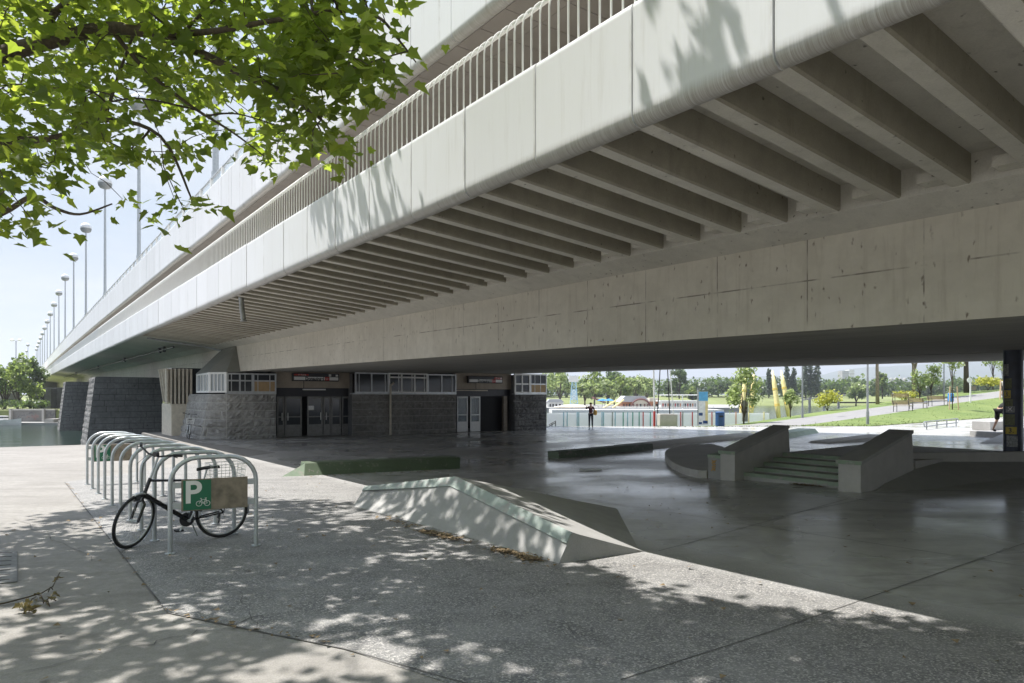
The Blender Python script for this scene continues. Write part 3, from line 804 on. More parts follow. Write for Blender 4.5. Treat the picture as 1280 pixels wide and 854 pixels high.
cn = lambda u, z, d: Vector(st(S0 - .03 + u - d * .7, TL - u - .03 - d * .7, z))
window(cn, [0.0, .593], sill + .03, top(TL) - .03, 'white', (), .09, glass='glass_m', thin=[.16, .30, .43])
cb = lambda u, z, d: Vector(st(S0 + L1 + u, TL - L1 - .05 - d, z))
window(cb, [.05, 1.2, 2.75], sill + .03, top(TL) - .03, 'white', (), .10, glass='glass_m', thin=[.6, 1.9])
zt2 = lambda t: top(t) + .05
window(pl, [tx(444, S0), tx(464, S0), tx(484.5, S0)], sill + .03, zt2(12), 'alu', (), .07, thin=[tx(448.5, S0), tx(481, S0)])
tb = ZC + (HY - 471.5) / F * 38
window(pl, [tx(486, S0), tx(501.5, S0), tx(517.8, S0), tx(533, S0)], sill + .03, zt2(14), 'white', (tb,), .09, thin=[tx(498, S0), tx(514.5, S0), tx(530, S0)])
window(pl, [tx(534.5, S0), tx(551.5, S0), tx(569, S0)], sill + .03, zt2(18) - .08, 'alu', (), .07, thin=[tx(564.5, S0)])
m3_ = ZC + (HY - 480) / F * 43.2
window(pl, [tx(643.3, S0), tx(652, S0), tx(661.3, S0)], sill + .03, zt2(23), 'white', (m3_,), .10)
window(pl, [tx(662.6, S0), tx(682, S0)], sill + .03, zt2(24), 'alu', (m3_,), .08, infill={0: m3_}, thin=[tx(668, S0), tx(675, S0)])
# back of the glazed strip: a dim room
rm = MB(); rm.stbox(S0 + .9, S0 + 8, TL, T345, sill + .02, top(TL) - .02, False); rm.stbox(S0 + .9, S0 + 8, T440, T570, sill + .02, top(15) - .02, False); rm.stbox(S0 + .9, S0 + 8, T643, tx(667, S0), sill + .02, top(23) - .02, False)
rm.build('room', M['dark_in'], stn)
# hipped metal roof of the corner bay
ro = MB(); apx = SB(S0 + .7, TG - .01, 2.16)
e = [st(S0 - .1, TL + .9, top(TL) - .03), st(S0 - .1, TL - .02, top(TL) - .03), st(S0 + L1 * .5, TL - L1 * .5 - .1, top(TL) - .03), st(S0 + L1, TL - L1 - .12, top(TL) - .04), st(S0 + L1 + 2.85, TL - L1 - .12, top(TL) - .06)]
ap2 = SB(S0 + 3.6, TG - .01, 2.1)
for a, b in zip(e[:3], e[1:4]): ro.face([a, b, apx])
ro.face([e[3], e[4], ap2, apx]); ro.face([st(S0 - .1, TG - .01, top(TL) - .03), e[0], apx]); 
ro.build('bay_roof', M['metal_roof'], stn)
# entrances
def entrance(ta, tb_, xs, leaves, lit=None):
    li = MB(); li.stbox(S0 + .35, S0 + .6, ta, tb_, ZC + .42, top(ta) + .05, False); li.build('fascia_board', M['beige'], stn)
    li = MB(); li.stbox(S0 + .5, S0 + .7, ta, tb_, ZC - .02, ZC + .415, False); li.build('lintel', M['steel_d'], stn)
    dk = MB(); dk.stbox(S0 + .05, S0 + 1.2, ta - .05, ta - .01, base, top(ta), False); dk.stbox(S0 + .05, S0 + 1.2, tb_ + .01, tb_ + .05, base, top(ta), False); dk.build('reveal', M['granite_d'], stn)
    for xa, xb, hd in leaves:
        a, b = tx(xa, S0 + .6), tx(xb, S0 + .6); z0 = G(st(S0, a).x, st(S0, a).y) + .01; z1 = ZC - .03
        d = MB(); s1, s2 = S0 + .56, S0 + .62; f = .075
        d.stbox(s1, s2, a, a + f, z0, z1, False); d.stbox(s1, s2, b - f, b, z0, z1, False)
        d.stbox(s1, s2, a + f, b - f, z1 - .1, z1, False); d.stbox(s1 + .01, s2 - .01, a + f, b - f, z0, z0 + .62, False); d.stbox(s1, s2, a + f, b - f, z0 + 1.0, z0 + 1.06, False)
        o = d.build('door', M['white'] if lit else M['door'], stn)  # lit doorway: its brightness is put into white door leaves
        g = MB(); g.stbox(S0 + .585, S0 + .595, a + f, b - f, z0 + .62, z1 - .1, False); c = g.build('pane', M['glass'] if not lit else M['glass_c'], o); c.location = (0, 0, 0)
        if hd:
            g = MB(); hx = b - .13 if hd > 0 else a + .13
            g.tube([st(S0 + .50, hx, z0 + .85), st(S0 + .50, hx, z0 + 1.25)], .022, 8); c = g.build('handle', M['white_metal'], o); c.location = (0, 0, 0)
entrance(T345, T440, None, [(346, 355, 1), (356, 377, -1), (384, 403, 1), (404, 413, -1), (413.6, 426, 0), (427, 438.5, 0)])
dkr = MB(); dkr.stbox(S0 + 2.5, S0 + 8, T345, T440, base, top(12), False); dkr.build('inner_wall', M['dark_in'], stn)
entrance(T570, T643, None, [(571, 584.5, 0), (587.5, 600, 0)], lit=True)
dkr = MB(); dkr.stbox(S0 + .7, S0 + 1.0, tx(602, S0), T643, base, ZC - .02, False); dkr.build('dark_panel', M['dark_in'], stn)  # dark sheet closing the right part of the doorway
pp = MB(); pp.stbox(S0 + .3, S0 + .5, tx(633, S0), tx(637.5, S0), base, ZC - .02, False); pp.build('door_post', M['board'], stn)
nt_ = MB(); nt_.stbox(S0 + .548, S0 + .556, tx(390, S0), tx(397, S0), ZC - .75, ZC - .52, False); nt_.build('notice', M['white'], stn)
fx = MB(); fx.stbox(S0 + .2, S0 + .34, tx(381, S0), tx(409, S0), ZC + .30, ZC + .37, False); fx.build('light_fitting', M['white'], stn)
fx = MB(); fx.stbox(S0 + .2, S0 + .34, tx(571, S0), tx(612, S0), ZC + .30, ZC + .37, False); fx.build('light_fitting', M['cream'], stn)
dpp = MB(); q = tx(487, S0); dpp.tube([st(S0 - .12, q, G(*xy(st(S0, q)))), st(S0 - .12, q, sill + .45), st(S0 - .12, q + .2, sill + .6)], .06, 10); dpp.build('downpipe', M['cream'], stn, smooth=True)
cab = MB()
for xa, xb, y in ((333, 345, 503.6), (440, 460, 503), (557, 570, 502.3), (640, 650, 501.5)):
    a, b = tx(xa, S0), tx(xb, S0); z = ZC + (HY - y) / F * st(S0, a).y
    cab.stbox(S0 - .13, S0 - .10, a, b, z - .02, z + .02, False)
cab.build('cable_duct', M['concrete_l'], stn)

# station name boards
def sign(xa, xb, y0, y1, label, txt, badge_left):
    a, b = tx(xa, S0 + .1), tx(xb, S0 + .1); pa = st(S0 + .1, a); Y = pa.y
    z1 = ZC + (HY - y0) / F * Y; z0 = ZC + (HY - y1) / F * (Y + .4); W = b - a; H = z1 - z0
    g = thing('station_sign', label, 'sign', st(S0 + .1, (a + b) / 2, z0))
    m = MB(); m.stbox(S0 + .1, S0 + .3, a, b, z0, z1, False); m.build('sign_box', M['steel_d'], g, bevel=.03)
    m = MB(); m.stbox(S0 + .085, S0 + .099, a + .06, b - .06, z0 + .06, z0 + H * .53, False); m.build('name_panel', M['white'], g)
    m = MB(); 
    if badge_left: m.stbox(S0 + .085, S0 + .099, a + .06, a + W * .33, z0 + H * .68, z1 - .06, False)
    else: m.stbox(S0 + .085, S0 + .099, b - W * .25, b - .06, z0 + H * .58, z1 - .06, False)
    m.build('line_band', M['red'], g)
    m = MB(); m.stbox(S0 + .078, S0 + .084, a + W * .68, a + W * .78, z0 + .05, z0 + H * .55, False); m.build('line_badge', M['red'], g)
    rot = Matrix(((D2[0], 0, -D1[0]), (D2[1], 0, -D1[1]), (0, 1, 0))).to_4x4()
    def place(tt, s, z): return Matrix.Translation(st(s, tt, z)) @ rot
    text_mesh(txt, H * .52, .004, place(a + W * .46, S0 + .08, z0 + H * .30), M['blackgloss'], 'station_name', g, bold=.006)
    text_mesh('U1', H * .30, .003, place(a + W * .73, S0 + .073, z0 + H * .30), M['white'], 'line_number', g)
    text_mesh('U1 Ausgang' if badge_left else 'Ausgang', H * .20, .003, place(a + W * (.19 if badge_left else .87), S0 + .08, z0 + H * .78), M['white'], 'small_lettering', g)
    m = MB()
    for k in (.77, .80): m.stbox(S0 + .085, S0 + .099, a + W * k, a + W * (k + .018), z0 + H * .6, z0 + H * .9, False)
    m.stbox(S0 + .085, S0 + .099, a + W * .92, a + W * .97, z0 + H * .62, z0 + H * .86, False); m.build('pictogram', M['white'], g)
    m = MB(); m.tube([st(S0 + .25, a + W * .25, z0), st(S0 + .25, a + W * .25, z0 - .5)], .02, 6); m.build('cable', M['steel_d'], g)
sign(366, 424, 466, 476.6, 'station name board reading Donauinsel with red band over the left glass doors', 'Donauinsel', True)
sign(585.5, 628.5, 470, 479, 'dusty station name board over the right-hand bright doorway', 'Donauinsel', False)

# finned concrete annex at the station's left flank
an = thing('concrete_annex', 'beige concrete annex with upright fins between the granite corner and the river', 'annex', st(41, 6.6, 0))
SA = S0 + L1 + L2; za = ZC + (HY - 505) / F * (.8098 * SA + .5867 * 6.6); t0a = tx(214, SA)
a = MB(); a.prism([st(SA, t0a, za), st(SA, 9.0, za), st(SA + 3, 9.0, za), st(SA + 3, t0a, za)], (0, 0, base - 1. - za)); a.build('plinth', M['cream'], an, bevel=.05)
a = MB(); a.prism([st(SA + .25, t0a + .05, za), st(SA + .25, 9.0, za), st(SA + 3, 9.0, za), st(SA + 3, t0a + .05, za)], (0, 0, 1.95)); a.build('dark_glazing', M['glass'], an)
for k in range(7):
    u = tx(208 + 5.0 * k, SA)
    f = MB(); f.hexa([st(SA - .02, u, za), st(SA - .02, u + .08, za), st(SA + .24, u + .08, za), st(SA + .24, u, za), st(SA - .12, u - .03, za + 1.9), st(SA - .12, u + .07, za + 1.9), st(SA + .24, u + .07, za + 1.9), st(SA + .24, u - .03, za + 1.9)]); f.build('fin', M['cream'], an)
for k in range(3):
    u = SA + .3 + k * .8
    f = MB(); f.hexa([st(u, t0a - .10, za + .15), st(u + .12, t0a - .10, za + .15), st(u + .12, t0a + .1, za), st(u, t0a + .1, za), st(u, t0a - .33, za + 1.9), st(u + .12, t0a - .33, za + 1.9), st(u + .12, t0a + .1, za + 1.9), st(u, t0a + .1, za + 1.9)]); f.build('fin', M['cream'], an)
# ------------------------------------------------------------------ the plane tree over the square
LEAF = [(0, 0), (.24, -.10), (.52, .02), (.43, .21), (.60, .48), (.36, .47), (.24, .61), (0, .98), (-.24, .61), (-.36, .47), (-.60, .48), (-.43, .21), (-.52, .02), (-.24, -.10)]
LF = [(0, 1, 2, 3, 4, 5, 6, 7), (0, 7, 8, 9, 10, 11, 12, 13)]
class Leaves:
    def __init__(self): self.v = []; self.f = []
    def add(self, p, n, tip, size, fold=.25):
        x = tip.cross(n)
        if x.length < 1e-4: x = n.orthogonal()
        x.normalize(); y = n.cross(x).normalized(); b = len(self.v)
        for a, c in LEAF:
            q = p + x * (a * size) + y * (c * size) + n * (size * (fold * abs(a) - .22 * c * c))
            self.v.append((q.x, q.y, q.z))
        self.f += [tuple(b + i for i in f) for f in LF]
    def build(self, name, mat, parent):
        me = bpy.data.meshes.new(name); me.from_pydata(self.v, [], self.f); me.materials.append(mat)
        o = bpy.data.objects.new(name, me); C.objects.link(o); o.parent = parent
        o.location = -Vector(parent.location); return o
rt = random.Random(77)
def inpoly(x, y, P):
    c = False; n = len(P)
    for i in range(n):
        (x0, y0), (x1, y1) = P[i], P[i - 1]
        if (y0 > y) != (y1 > y) and x < (x1 - x0) * (y - y0) / (y1 - y0) + x0: c = not c
    return c
VIS = [(-60, -60), (470, -60), (505, 20), (532, 70), (515, 95), (470, 112), (440, 92), (408, 96), (412, 140), (416, 178), (398, 196), (372, 180), (345, 205), (318, 198), (312, 160), (285, 168), (268, 200), (262, 262), (238, 290), (212, 268), (196, 215), (176, 226), (172, 258), (142, 262), (118, 236), (62, 246), (48, 290), (20, 282), (0, 290), (-60, 300)]
HOLES = [(22, 26, 26), (238, 45, 12), (150, 214, 16), (222, 222, 24), (300, 120, 14), (92, 222, 16), (20, 225, 14), (360, 40, 14), (140, 96, 12), (262, 16, 14), (190, 150, 12), (330, 78, 12), (60, 140, 10)]
def proj(p):
    return CX + F * p.x / p.y, HY - F * (p.z - ZC) / p.y
centres = []; tries = 0
while len(centres) < 290 and tries < 90000:          # the part of the crown the photograph shows
    tries += 1
    px, py = rt.uniform(-60, 535), rt.uniform(-60, 300)
    if not inpoly(px, py, VIS): continue
    if any((px - a) ** 2 + (py - b) ** 2 < r * r for a, b, r in HOLES): continue
    Y = rt.uniform(6.3, 10.5) if px < 380 else rt.uniform(6.0, 7.4)
    p = ray(px, py, Y)
    if noise.noise(p * 1.1) < -.10: continue
    if py > 120 and rt.random() < .18: continue
    if p.x * D2[0] + p.y * D2[1] > 4.0 and p.z > 4: continue
    t_ = p.x * D2[0] + p.y * D2[1]; f_ = p - Vector((-.43, .17, 1.)) * ((T - t_) / .2485); fs_ = f_.x * D1[0] + f_.y * D1[1]
    if 3.9 < f_.z < 6.0 and not (9.2 < fs_ < 9.9 and rt.random() < .4): continue
    centres.append(p)
SHADE = [(-40, 655), (60, 630), (180, 614), (330, 625), (430, 630), (455, 606), (575, 598), (650, 630), (712, 668), (700, 724), (745, 714), (770, 748), (900, 758), (1000, 766), (1110, 786), (1300, 802), (1300, 900), (-40, 900)]
hidden = []; tries = 0
while len(hidden) < 610 and tries < 90000:           # the rest of the crown, over the camera
    tries += 1
    Y = rt.uniform(3.2, 13.5); X = rt.uniform(-7., 5.)
    g = Vector((X, Y, G(X, Y))); px, py = proj(g)
    if py < 905 and not inpoly(px, py, SHADE): continue
    if py >= 905 and rt.random() < .35: continue
    if rt.random() < (.42 if px < 560 and py > 735 else .15 if px < 120 else .15 if px < 560 else .0): continue
    if noise.noise(Vector((X * .62, Y * .75, 3.))) < (-.16 if px < 560 else -.36): continue
    h = rt.uniform(5.6, 11.)
    for _ in range(4):
        p = g + SUN * (h / SUN.z); a, b = proj(p)
        if (b < -60 or a < -60) or (rt.random() < .22 and inpoly(a, b, VIS) and not any((a - u) ** 2 + (b - v) ** 2 < r * r for u, v, r in HOLES)): break
        h += 1.2
    else: continue
    tp_ = p.x * D2[0] + p.y * D2[1]
    if tp_ > 4.45: continue
    k_ = (T + .0 - tp_) / .2485; f_ = p - Vector((-.43, .17, 1.)) * k_; fs_ = f_.x * D1[0] + f_.y * D1[1]   # where its shadow meets the edge panels
    if 3.9 < f_.z < 6.0 and not (1.2 < fs_ < 2.3 and rt.random() < .7): continue
    hidden.append(p)
n0_ = len(hidden); tries = 0
while len(hidden) < n0_ + 170 and tries < 60000:     # the dense side of the crown, over the lower right of the square
    tries += 1
    Y = rt.uniform(3.6, 7.6); X = rt.uniform(-1.5, 4.8); g = Vector((X, Y, G(X, Y))); px, py = proj(g)
    if px < 540 or not inpoly(px, py, SHADE): continue
    h = rt.uniform(7., 10.5); p = g + SUN * (h / SUN.z)
    if proj(p)[1] > -60 or p.x * D2[0] + p.y * D2[1] > 4.45: continue
    hidden.append(p)
tree = thing('plane_tree', 'large plane tree overhanging the square, its sunlit leafy branch filling the upper left corner', 'tree', (-8.3, 3.4, 0))
segs = []
def limb(pts, r0, r1, mb):
    P = [Vector(p) for p in pts]; out = []
    for i in range(len(P) - 1):
        a, b = P[max(i - 1, 0)], P[i]; c, d = P[i + 1], P[min(i + 2, len(P) - 1)]
        for k in range(5):
            u = k / 5
            q = .5 * ((2 * b) + (c - a) * u + (2 * a - 5 * b + 4 * c - d) * u * u + (3 * b - a - 3 * c + d) * u ** 3)
            out.append(q)
    out.append(P[-1]); n = len(out)
    rr = [r0 + (r1 - r0) * i / (n - 1) for i in range(n)]
    mb.tube(out, rr, 8 if r0 > .05 else 6)
    for q, r in zip(out, rr): segs.append((q, r))
br_ = MB(); fork = Vector((-8.0, 4.6, 4.2))
limb([fork, ray(-150, 130, 6.9), ray(0, 70, 7.4), ray(55, 54, 7.4), ray(130, 36, 7.3), ray(190, 42, 7.2), ray(250, 66, 7.1), ray(310, 96, 7.), ray(360, 118, 6.9), ray(402, 150, 6.8)], .11, .014, br_)
limb([ray(55, 54, 7.4), ray(66, 20, 7.3), ray(110, -20, 7.1), ray(180, -80, 6.6)], .05, .015, br_)
limb([ray(190, 42, 7.2), ray(260, 40, 6.9), ray(340, 26, 6.7), ray(420, 14, 6.6), ray(470, 20, 6.5), ray(500, 52, 6.5), ray(520, 78, 6.5)], .036, .006, br_)
limb([ray(140, 38, 7.3), ray(180, 85, 7.4), ray(235, 130, 7.5), ray(290, 165, 7.4), ray(330, 195, 7.3)], .03, .006, br_)
limb([fork, ray(-120, 200, 8.4), ray(0, 178, 8.6), ray(70, 172, 8.6), ray(130, 150, 8.4), ray(200, 170, 8.2), ray(240, 250, 8.1)], .07, .010, br_)
limb([fork, ray(-90, 300, 9.2), ray(0, 268, 9.2), ray(40, 246, 9.1), ray(68, 260, 9.), ray(100, 268, 8.9), ray(140, 255, 8.8)], .05, .010, br_)
limb([fork, (-7.0, 5.2, 6.4), (-5.6, 6.4, 8.4), (-4.4, 7.6, 10.2), (-4.0, 8.6, 12.)], .15, .03, br_)
limb([fork, (-6.2, 4.6, 6.2), (-4.2, 4.6, 7.6), (-2.2, 4.8, 8.6), (-.6, 5.4, 9.2), (.6, 6., 9.6)], .14, .03, br_)
limb([(-4.2, 4.6, 7.6), (-2.6, 5.8, 9.0), (-1.4, 6.8, 10.6)], .07, .02, br_)
limb([fork, (-6.6, 3.6, 5.6), (-4.6, 2.8, 6.8), (-2.4, 2.4, 7.6), (-.6, 3.0, 8.4), (.9, 3.6, 9.)], .12, .02, br_)
limb([fork, (-8.2, 6.6, 6.), (-8.2, 8.8, 8.), (-7.6, 11., 9.6), (-7.2, 13., 11.)], .13, .03, br_)
limb([fork, (-9.6, 3.2, 6.), (-10.6, 2.2, 8.)], .10, .03, br_)
allc = centres + hidden
sub = rt.sample(range(len(allc)), 130)
def connect(p, r0, r1, wob):
    best = min(segs, key=lambda q: (q[0] - p).length_squared + (.5 if q[1] < r1 else 0)); a = best[0]; d = p - a
    m = a + d * .5 + Vector((rt.uniform(-1, 1), rt.uniform(-1, 1), rt.uniform(-.2, 1))) * (d.length * wob)
    limb([a, m, p], min(r0, best[1] * .8), r1, br_)
main = list(segs)
for i in sub: connect(allc[i], .022, .007, .16)
for i in range(len(allc)):
    if i not in sub:
        p = allc[i]; best = min(segs, key=lambda q: (q[0] - p).length_squared)
        a = best[0]; d = p - a
        if d.length > .12:
            m = a + d * .5 + Vector((rt.uniform(-1, 1), rt.uniform(-1, 1), rt.uniform(-.2, 1))) * (d.length * .13)
            br_.tube([a, m, p], [min(.009, best[1]), .006, .004], 5); segs.append((m, .006)); segs.append((p, .004))
br_.build('branches', M['bark'], tree, smooth='all')
tm = MB(); limb([(-8.4, 3.3, -.1), (-8.35, 3.4, .5), (-8.25, 3.6, 2.), (-8.1, 4.2, 3.4), fork], .42, .22, tm); tm.build('trunk', M['bark_l'], tree, smooth='all')
LV = Leaves(); up = Vector((0, 0, 1))
def cluster(p, n, spread, sz=1.):
    ax = Vector((rt.uniform(-1, 1), rt.uniform(-1, 1), rt.uniform(-.7, .2))).normalized()
    for i in range(n):
        o = Vector((rt.gauss(0, 1), rt.gauss(0, 1), rt.gauss(0, .6))) * spread * .55 + ax * rt.uniform(-.5, .8) * spread
        nn = (up + Vector((rt.gauss(0, .55), rt.gauss(0, .55), rt.gauss(0, .25)))).normalized()
        tip = (o.normalized() + Vector((rt.gauss(0, .6), rt.gauss(0, .6), -.35 + rt.gauss(0, .3)))).normalized()
        LV.add(p + o, nn, tip, rt.uniform(.06, .165) * sz * (1.0 if rt.random() > .12 else 1.25), rt.uniform(-.1, .55))
for p in centres: cluster(p, rt.randint(13, 21), rt.uniform(.26, .42))
for p in hidden: cluster(p, rt.randint(15, 23), rt.uniform(.22, .40), 1.15)
for _ in range(420):                                 # unseen oversized leaf clumps, added behind the viewpoint to shade the ribs
    a = rt.uniform(0, 6.28); q = Vector((-2. + rt.uniform(-9, 6.5), -6. + rt.uniform(-9, 7.), rt.uniform(5., 9.)))
    tq_ = q.x * D2[0] + q.y * D2[1]
    if tq_ > 3.5: continue
    f_ = q - Vector((-.43, .17, 1.)) * ((T - tq_) / .2485)
    if 3.3 < f_.z < 6.6 and f_.x * D1[0] + f_.y * D1[1] > 2.6: continue
    for i in range(9):
        LV.add(q + Vector((rt.gauss(0, .5), rt.gauss(0, .5), rt.gauss(0, .4))), (up + Vector((rt.gauss(0, .5), rt.gauss(0, .5), 0))).normalized(), Vector((rt.gauss(0, 1), rt.gauss(0, 1), -.3)).normalized(), rt.uniform(.3, .45), .3)
LV.build('crown', M['leaf'], tree)

# ------------------------------------------------------------------ bicycle stands
rw = (gp(109, 606) - gp(212.7, 693)); rl = rw.length; rdir = rw.normalized()
A0 = gp(212.7, 693); B0 = gp(320, 683); wv = (B0 - A0); wv.z = 0; HW = wv.length; ang = math.atan2(wv.y, wv.x)
def hoop_mesh(H=1.11, Wd=HW, r=.026, cr=.30):
    m = MB(); pts = [(0, 0, -.06), (0, 0, H - cr)]
    for a in range(15, 91, 15): pts.append((cr - cr * math.cos(R(a)), 0, H - cr + cr * math.sin(R(a))))
    for a in range(0, 91, 15): pts.append((Wd - cr + cr * math.sin(R(a)), 0, H - cr + cr * math.cos(R(a))))
    pts += [(Wd, 0, -.06)]; m.tube(pts, r, 14); return m
hp = thing('bicycle_stand', 'front hoop of the tubular bicycle stands, carrying the green P sign board', 'bike stand', A0, ang, 'galvanised hoops in the row of bicycle stands')
hm = hoop_mesh().build('hoop', M['galv'], hp, smooth=True, local=True)
for x in (0, HW):
    m = MB(); m.lathe([(.055, .0), (.055, .012), (.03, .016)], (x, 0, .004), 14); m.build('base_plate', M['galv'], hp, local=True)
oh = ['second', 'third', 'fourth', 'fifth', 'sixth', 'seventh', 'eighth', 'ninth']
for k in range(1, 10):
    p = A0 + rdir * (rl * k / 9); p.z = G(p.x, p.y)
    lab = 'plain galvanised hoop, %s from the front in the row of bicycle stands' % oh[k - 1] if k < 9 else 'last hoop of the bicycle stands, nearest the river, with a second P sign board'
    dup(hp, p, ang, lab)
hoops = [o for o in C.objects if o.name.startswith('bicycle_stand')]
def sign_board(root):
    z0, z1 = .49, .86; x0, x1 = .115, HW - .10
    b = MB(); b.box((x0, -.035, z0), (x1, -.012, z1)); bo = b.build('sign_board', M['board'], root, local=True, bevel=.003)
    for z in (z0 + .03, z1 - .10):
        for xa, xb in ((.0, x0 + .03), (x1 - .03, HW)):
            q = MB(); q.box((xa + .01, -.012, z), (xb - .01, -.002, z + .07)); c = q.build('bracket', M['galv'], root, local=True)
    W = z1 - z0
    b = MB(); b.box((x0 + .02, -.040, z0 + .012), (x0 + W * .86, -.0355, z1 - .012)); g = b.build('green_sign', M['green_sign'], bo, local=True)
    rot = Matrix(((1, 0, 0), (0, 0, -1), (0, 1, 0))).to_4x4()
    text_mesh('P', W * .98, .0015, Matrix.Translation((x0 + W * .33, -.042, z0 + W * .56)) @ rot, M['white'], 'letter', bo, True, bold=.008)
    k = MB(); cx, cz, r = x0 + W * .62, z0 + W * .22, .030
    for dx in (-.042, .046):
        k.tube([(cx + dx + r * math.cos(a * .3927), -.0425, cz + r * math.sin(a * .3927)) for a in range(16)], .0032, 6, closed=True)
    for a, c in (((-.042, 0), (-.015, .045)), ((-.015, .045), (.03, .045)), ((.03, .045), (0, 0)), ((0, 0), (-.02, .055)), ((0, 0), (.046, 0)), ((.046, 0), (.03, .06)), ((-.03, .06), (-.012, .06)), ((.02, .062), (.042, .062))):
        k.tube([(cx + a[0], -.0425, cz + a[1]), (cx + c[0], -.0425, cz + c[1])], .003, 6)
    k.build('bicycle_symbol', M['white'], bo, local=True)
sign_board(hoops[0]); sign_board(hoops[-1])

# ------------------------------------------------------------------ bicycle
def make_bike(name, label, loc, rz, steer, lean=0., group='parked bicycles'):
    b = thing(name, label, 'bicycle', loc, rz, group); b.rotation_euler = (lean, 0, rz)
    WB, r = 1.09, .352
    fk = Vector((WB, 0, r)); rk = Vector((0, 0, r)); bb = Vector((.44, 0, .29)); hd_b = Vector((.98, 0, .66)); hd_t = Vector((.905, 0, .88)); st_t = Vector((.245, 0, .80))
    ax = (hd_t - hd_b).normalized(); S = Matrix.Translation(hd_b) @ Matrix.Rotation(steer, 4, ax) @ Matrix.Translation(-hd_b)
    def tubes(lst, nm, mat, X=None, parent=b, n=8):
        m = MB()
        for pts, rad in lst: m.tube([(X @ Vector(p) if X else Vector(p)) for p in pts], rad, n)
        return m.build(nm, M[mat], parent, smooth=True, local=True)
    tubes([([bb, hd_b + Vector((0, 0, .02))], .029), ([st_t, hd_t + Vector((-.0, 0, -.03))], .017), ([bb, st_t], .017), ([hd_b, hd_t], .023)] +
          [([rk + Vector((0, s * .06, 0)), bb + Vector((0, s * .035, 0))], .011) for s in (-1, 1)] + [([rk + Vector((0, s * .06, 0)), st_t + Vector((0, s * .02, -.08))], .009) for s in (-1, 1)], 'frame', 'blackgloss')
    def wheel(c, X):
        Rm = Matrix.Rotation(R(90), 4, 'X')
        t_ = MB(); t_.tube([X @ (c + Vector((r - .019, 0, 0)) * 0 + Vector(((r - .02) * math.cos(a * math.pi / 24), 0, (r - .02) * math.sin(a * math.pi / 24)))) for a in range(48)], .019, 10, closed=True)
        o = t_.build('wheel', M['black'], b, smooth=True, local=True)
        q = MB(); q.tube([X @ (c + Vector(((r - .046) * math.cos(a * math.pi / 24), 0, (r - .046) * math.sin(a * math.pi / 24)))) for a in range(48)], .009, 6, closed=True); q.build('rim', M['alu'], o, smooth=True, local=True)
        q = MB()
        for k in range(32):
            a = 2 * math.pi * k / 32; e = a + (.55 if k % 4 < 2 else -.55); s = .03 if k % 2 else -.03
            q.tube([X @ (c + Vector((.02 * math.cos(e), s, .02 * math.sin(e)))), X @ (c + Vector(((r - .05) * math.cos(a), 0, (r - .05) * math.sin(a))))], .0013, 4)
        q.tube([X @ (c + Vector((0, -.05, 0))), X @ (c + Vector((0, .05, 0)))], .022, 10)
        q.build('spokes', M['alu'], o, local=True)
    I = Matrix.Identity(4); wheel(rk, I); wheel(fk, S)
    tubes([([hd_b, hd_b + Vector((.015, 0, -.05)), hd_b + Vector((.03, s * .055, -.09)), fk + Vector((-.0, s * .055, 0))], .018) for s in (-1, 1)], 'fork', 'blackgloss', S)
    hs = hd_t + ax * .30
    tubes([([hd_t, hs], .014), ([hs, hs + Vector((.09, 0, .02))], .014)], 'stem', 'alu', S)
    hb = hs + Vector((.09, 0, .02))
    bar = [(hb + Vector((-.12, s * .31, .05)), hb + Vector((-.04, s * .24, .05)), hb + Vector((0, s * .08, .0)), hb) for s in (-1, 1)]
    h = tubes([(list(bar[0]) + list(bar[1])[::-1][1:], .012)], 'handlebar', 'steel_d', S)
    for s in (0, 1):
        p, q = Vector(bar[s][0]), Vector(bar[s][1]); tubes([([p - (q - p) * .15, p + (q - p) * .9], .019)], 'grip', 'black', S, h)
        tubes([([q + Vector((.02, 0, -.0)), p + Vector((.06, 0, -.02))], .006)], 'brake_lever', 'steel_d', S, h)
    tubes([([hs + Vector((.09, .05, .05)), hs + Vector((.14, .05, .05))], .035)], 'bell', 'steel_d', S)
    tubes([([hd_b + Vector((.09, 0, .0)), hd_b + Vector((.16, 0, -.0))], .04)], 'headlight', 'steel_d', S)
    tubes([([hb + Vector((0, .1, 0)), hb + Vector((.12, .12, -.1)), hd_b + Vector((.05, .03, .0)), bb + Vector((.2, .03, .2))], .003), ([hb + Vector((0, -.1, 0)), hb + Vector((.14, -.1, -.12)), hd_b + Vector((.06, -.02, -.02))], .003)], 'brake_cable', 'black')
    def fender(c, X, a0, a1):
        m = MB(); prev = None; K = 22
        for i in range(K + 1):
            a = R(a0 + (a1 - a0) * i / K); rr = r + .018
            row_ = [X @ (c + Vector((math.cos(a) * (rr + dz_), y, math.sin(a) * (rr + dz_)))) for y, dz_ in ((-.028, -.014), (-.016, 0.), (.016, 0.), (.028, -.014))]
            if prev:
                for j in range(3): m.face([prev[j], row_[j], row_[j + 1], prev[j + 1]])
            prev = row_
        o = m.build('fender', M['alu'], b, smooth=True, local=True); md = o.modifiers.new('s', 'SOLIDIFY'); md.thickness = .003
    fender(rk, I, 20, 190); fender(fk, S, -35, 125) if False else fender(fk, S, 78, 238)
    s_ = MB(); prof = [(-.14, .075, .02), (-.11, .085, .03), (-.02, .06, .02), (.06, .028, .012), (.14, .018, .0)]
    vs = []
    for x, y, z in prof:
        for k in range(10):
            a = 2 * math.pi * k / 10; vs.append(st_t + Vector((x - .05, y * math.cos(a), .15 + z + .022 * math.sin(a))))
    s_.poly(vs, [tuple(range(10))[::-1], tuple(40 + k for k in range(10))] + [(i * 10 + k, i * 10 + (k + 1) % 10, (i + 1) * 10 + (k + 1) % 10, (i + 1) * 10 + k) for i in range(4) for k in range(10)])
    s_.build('saddle', M['black'], b, smooth=True, local=True)
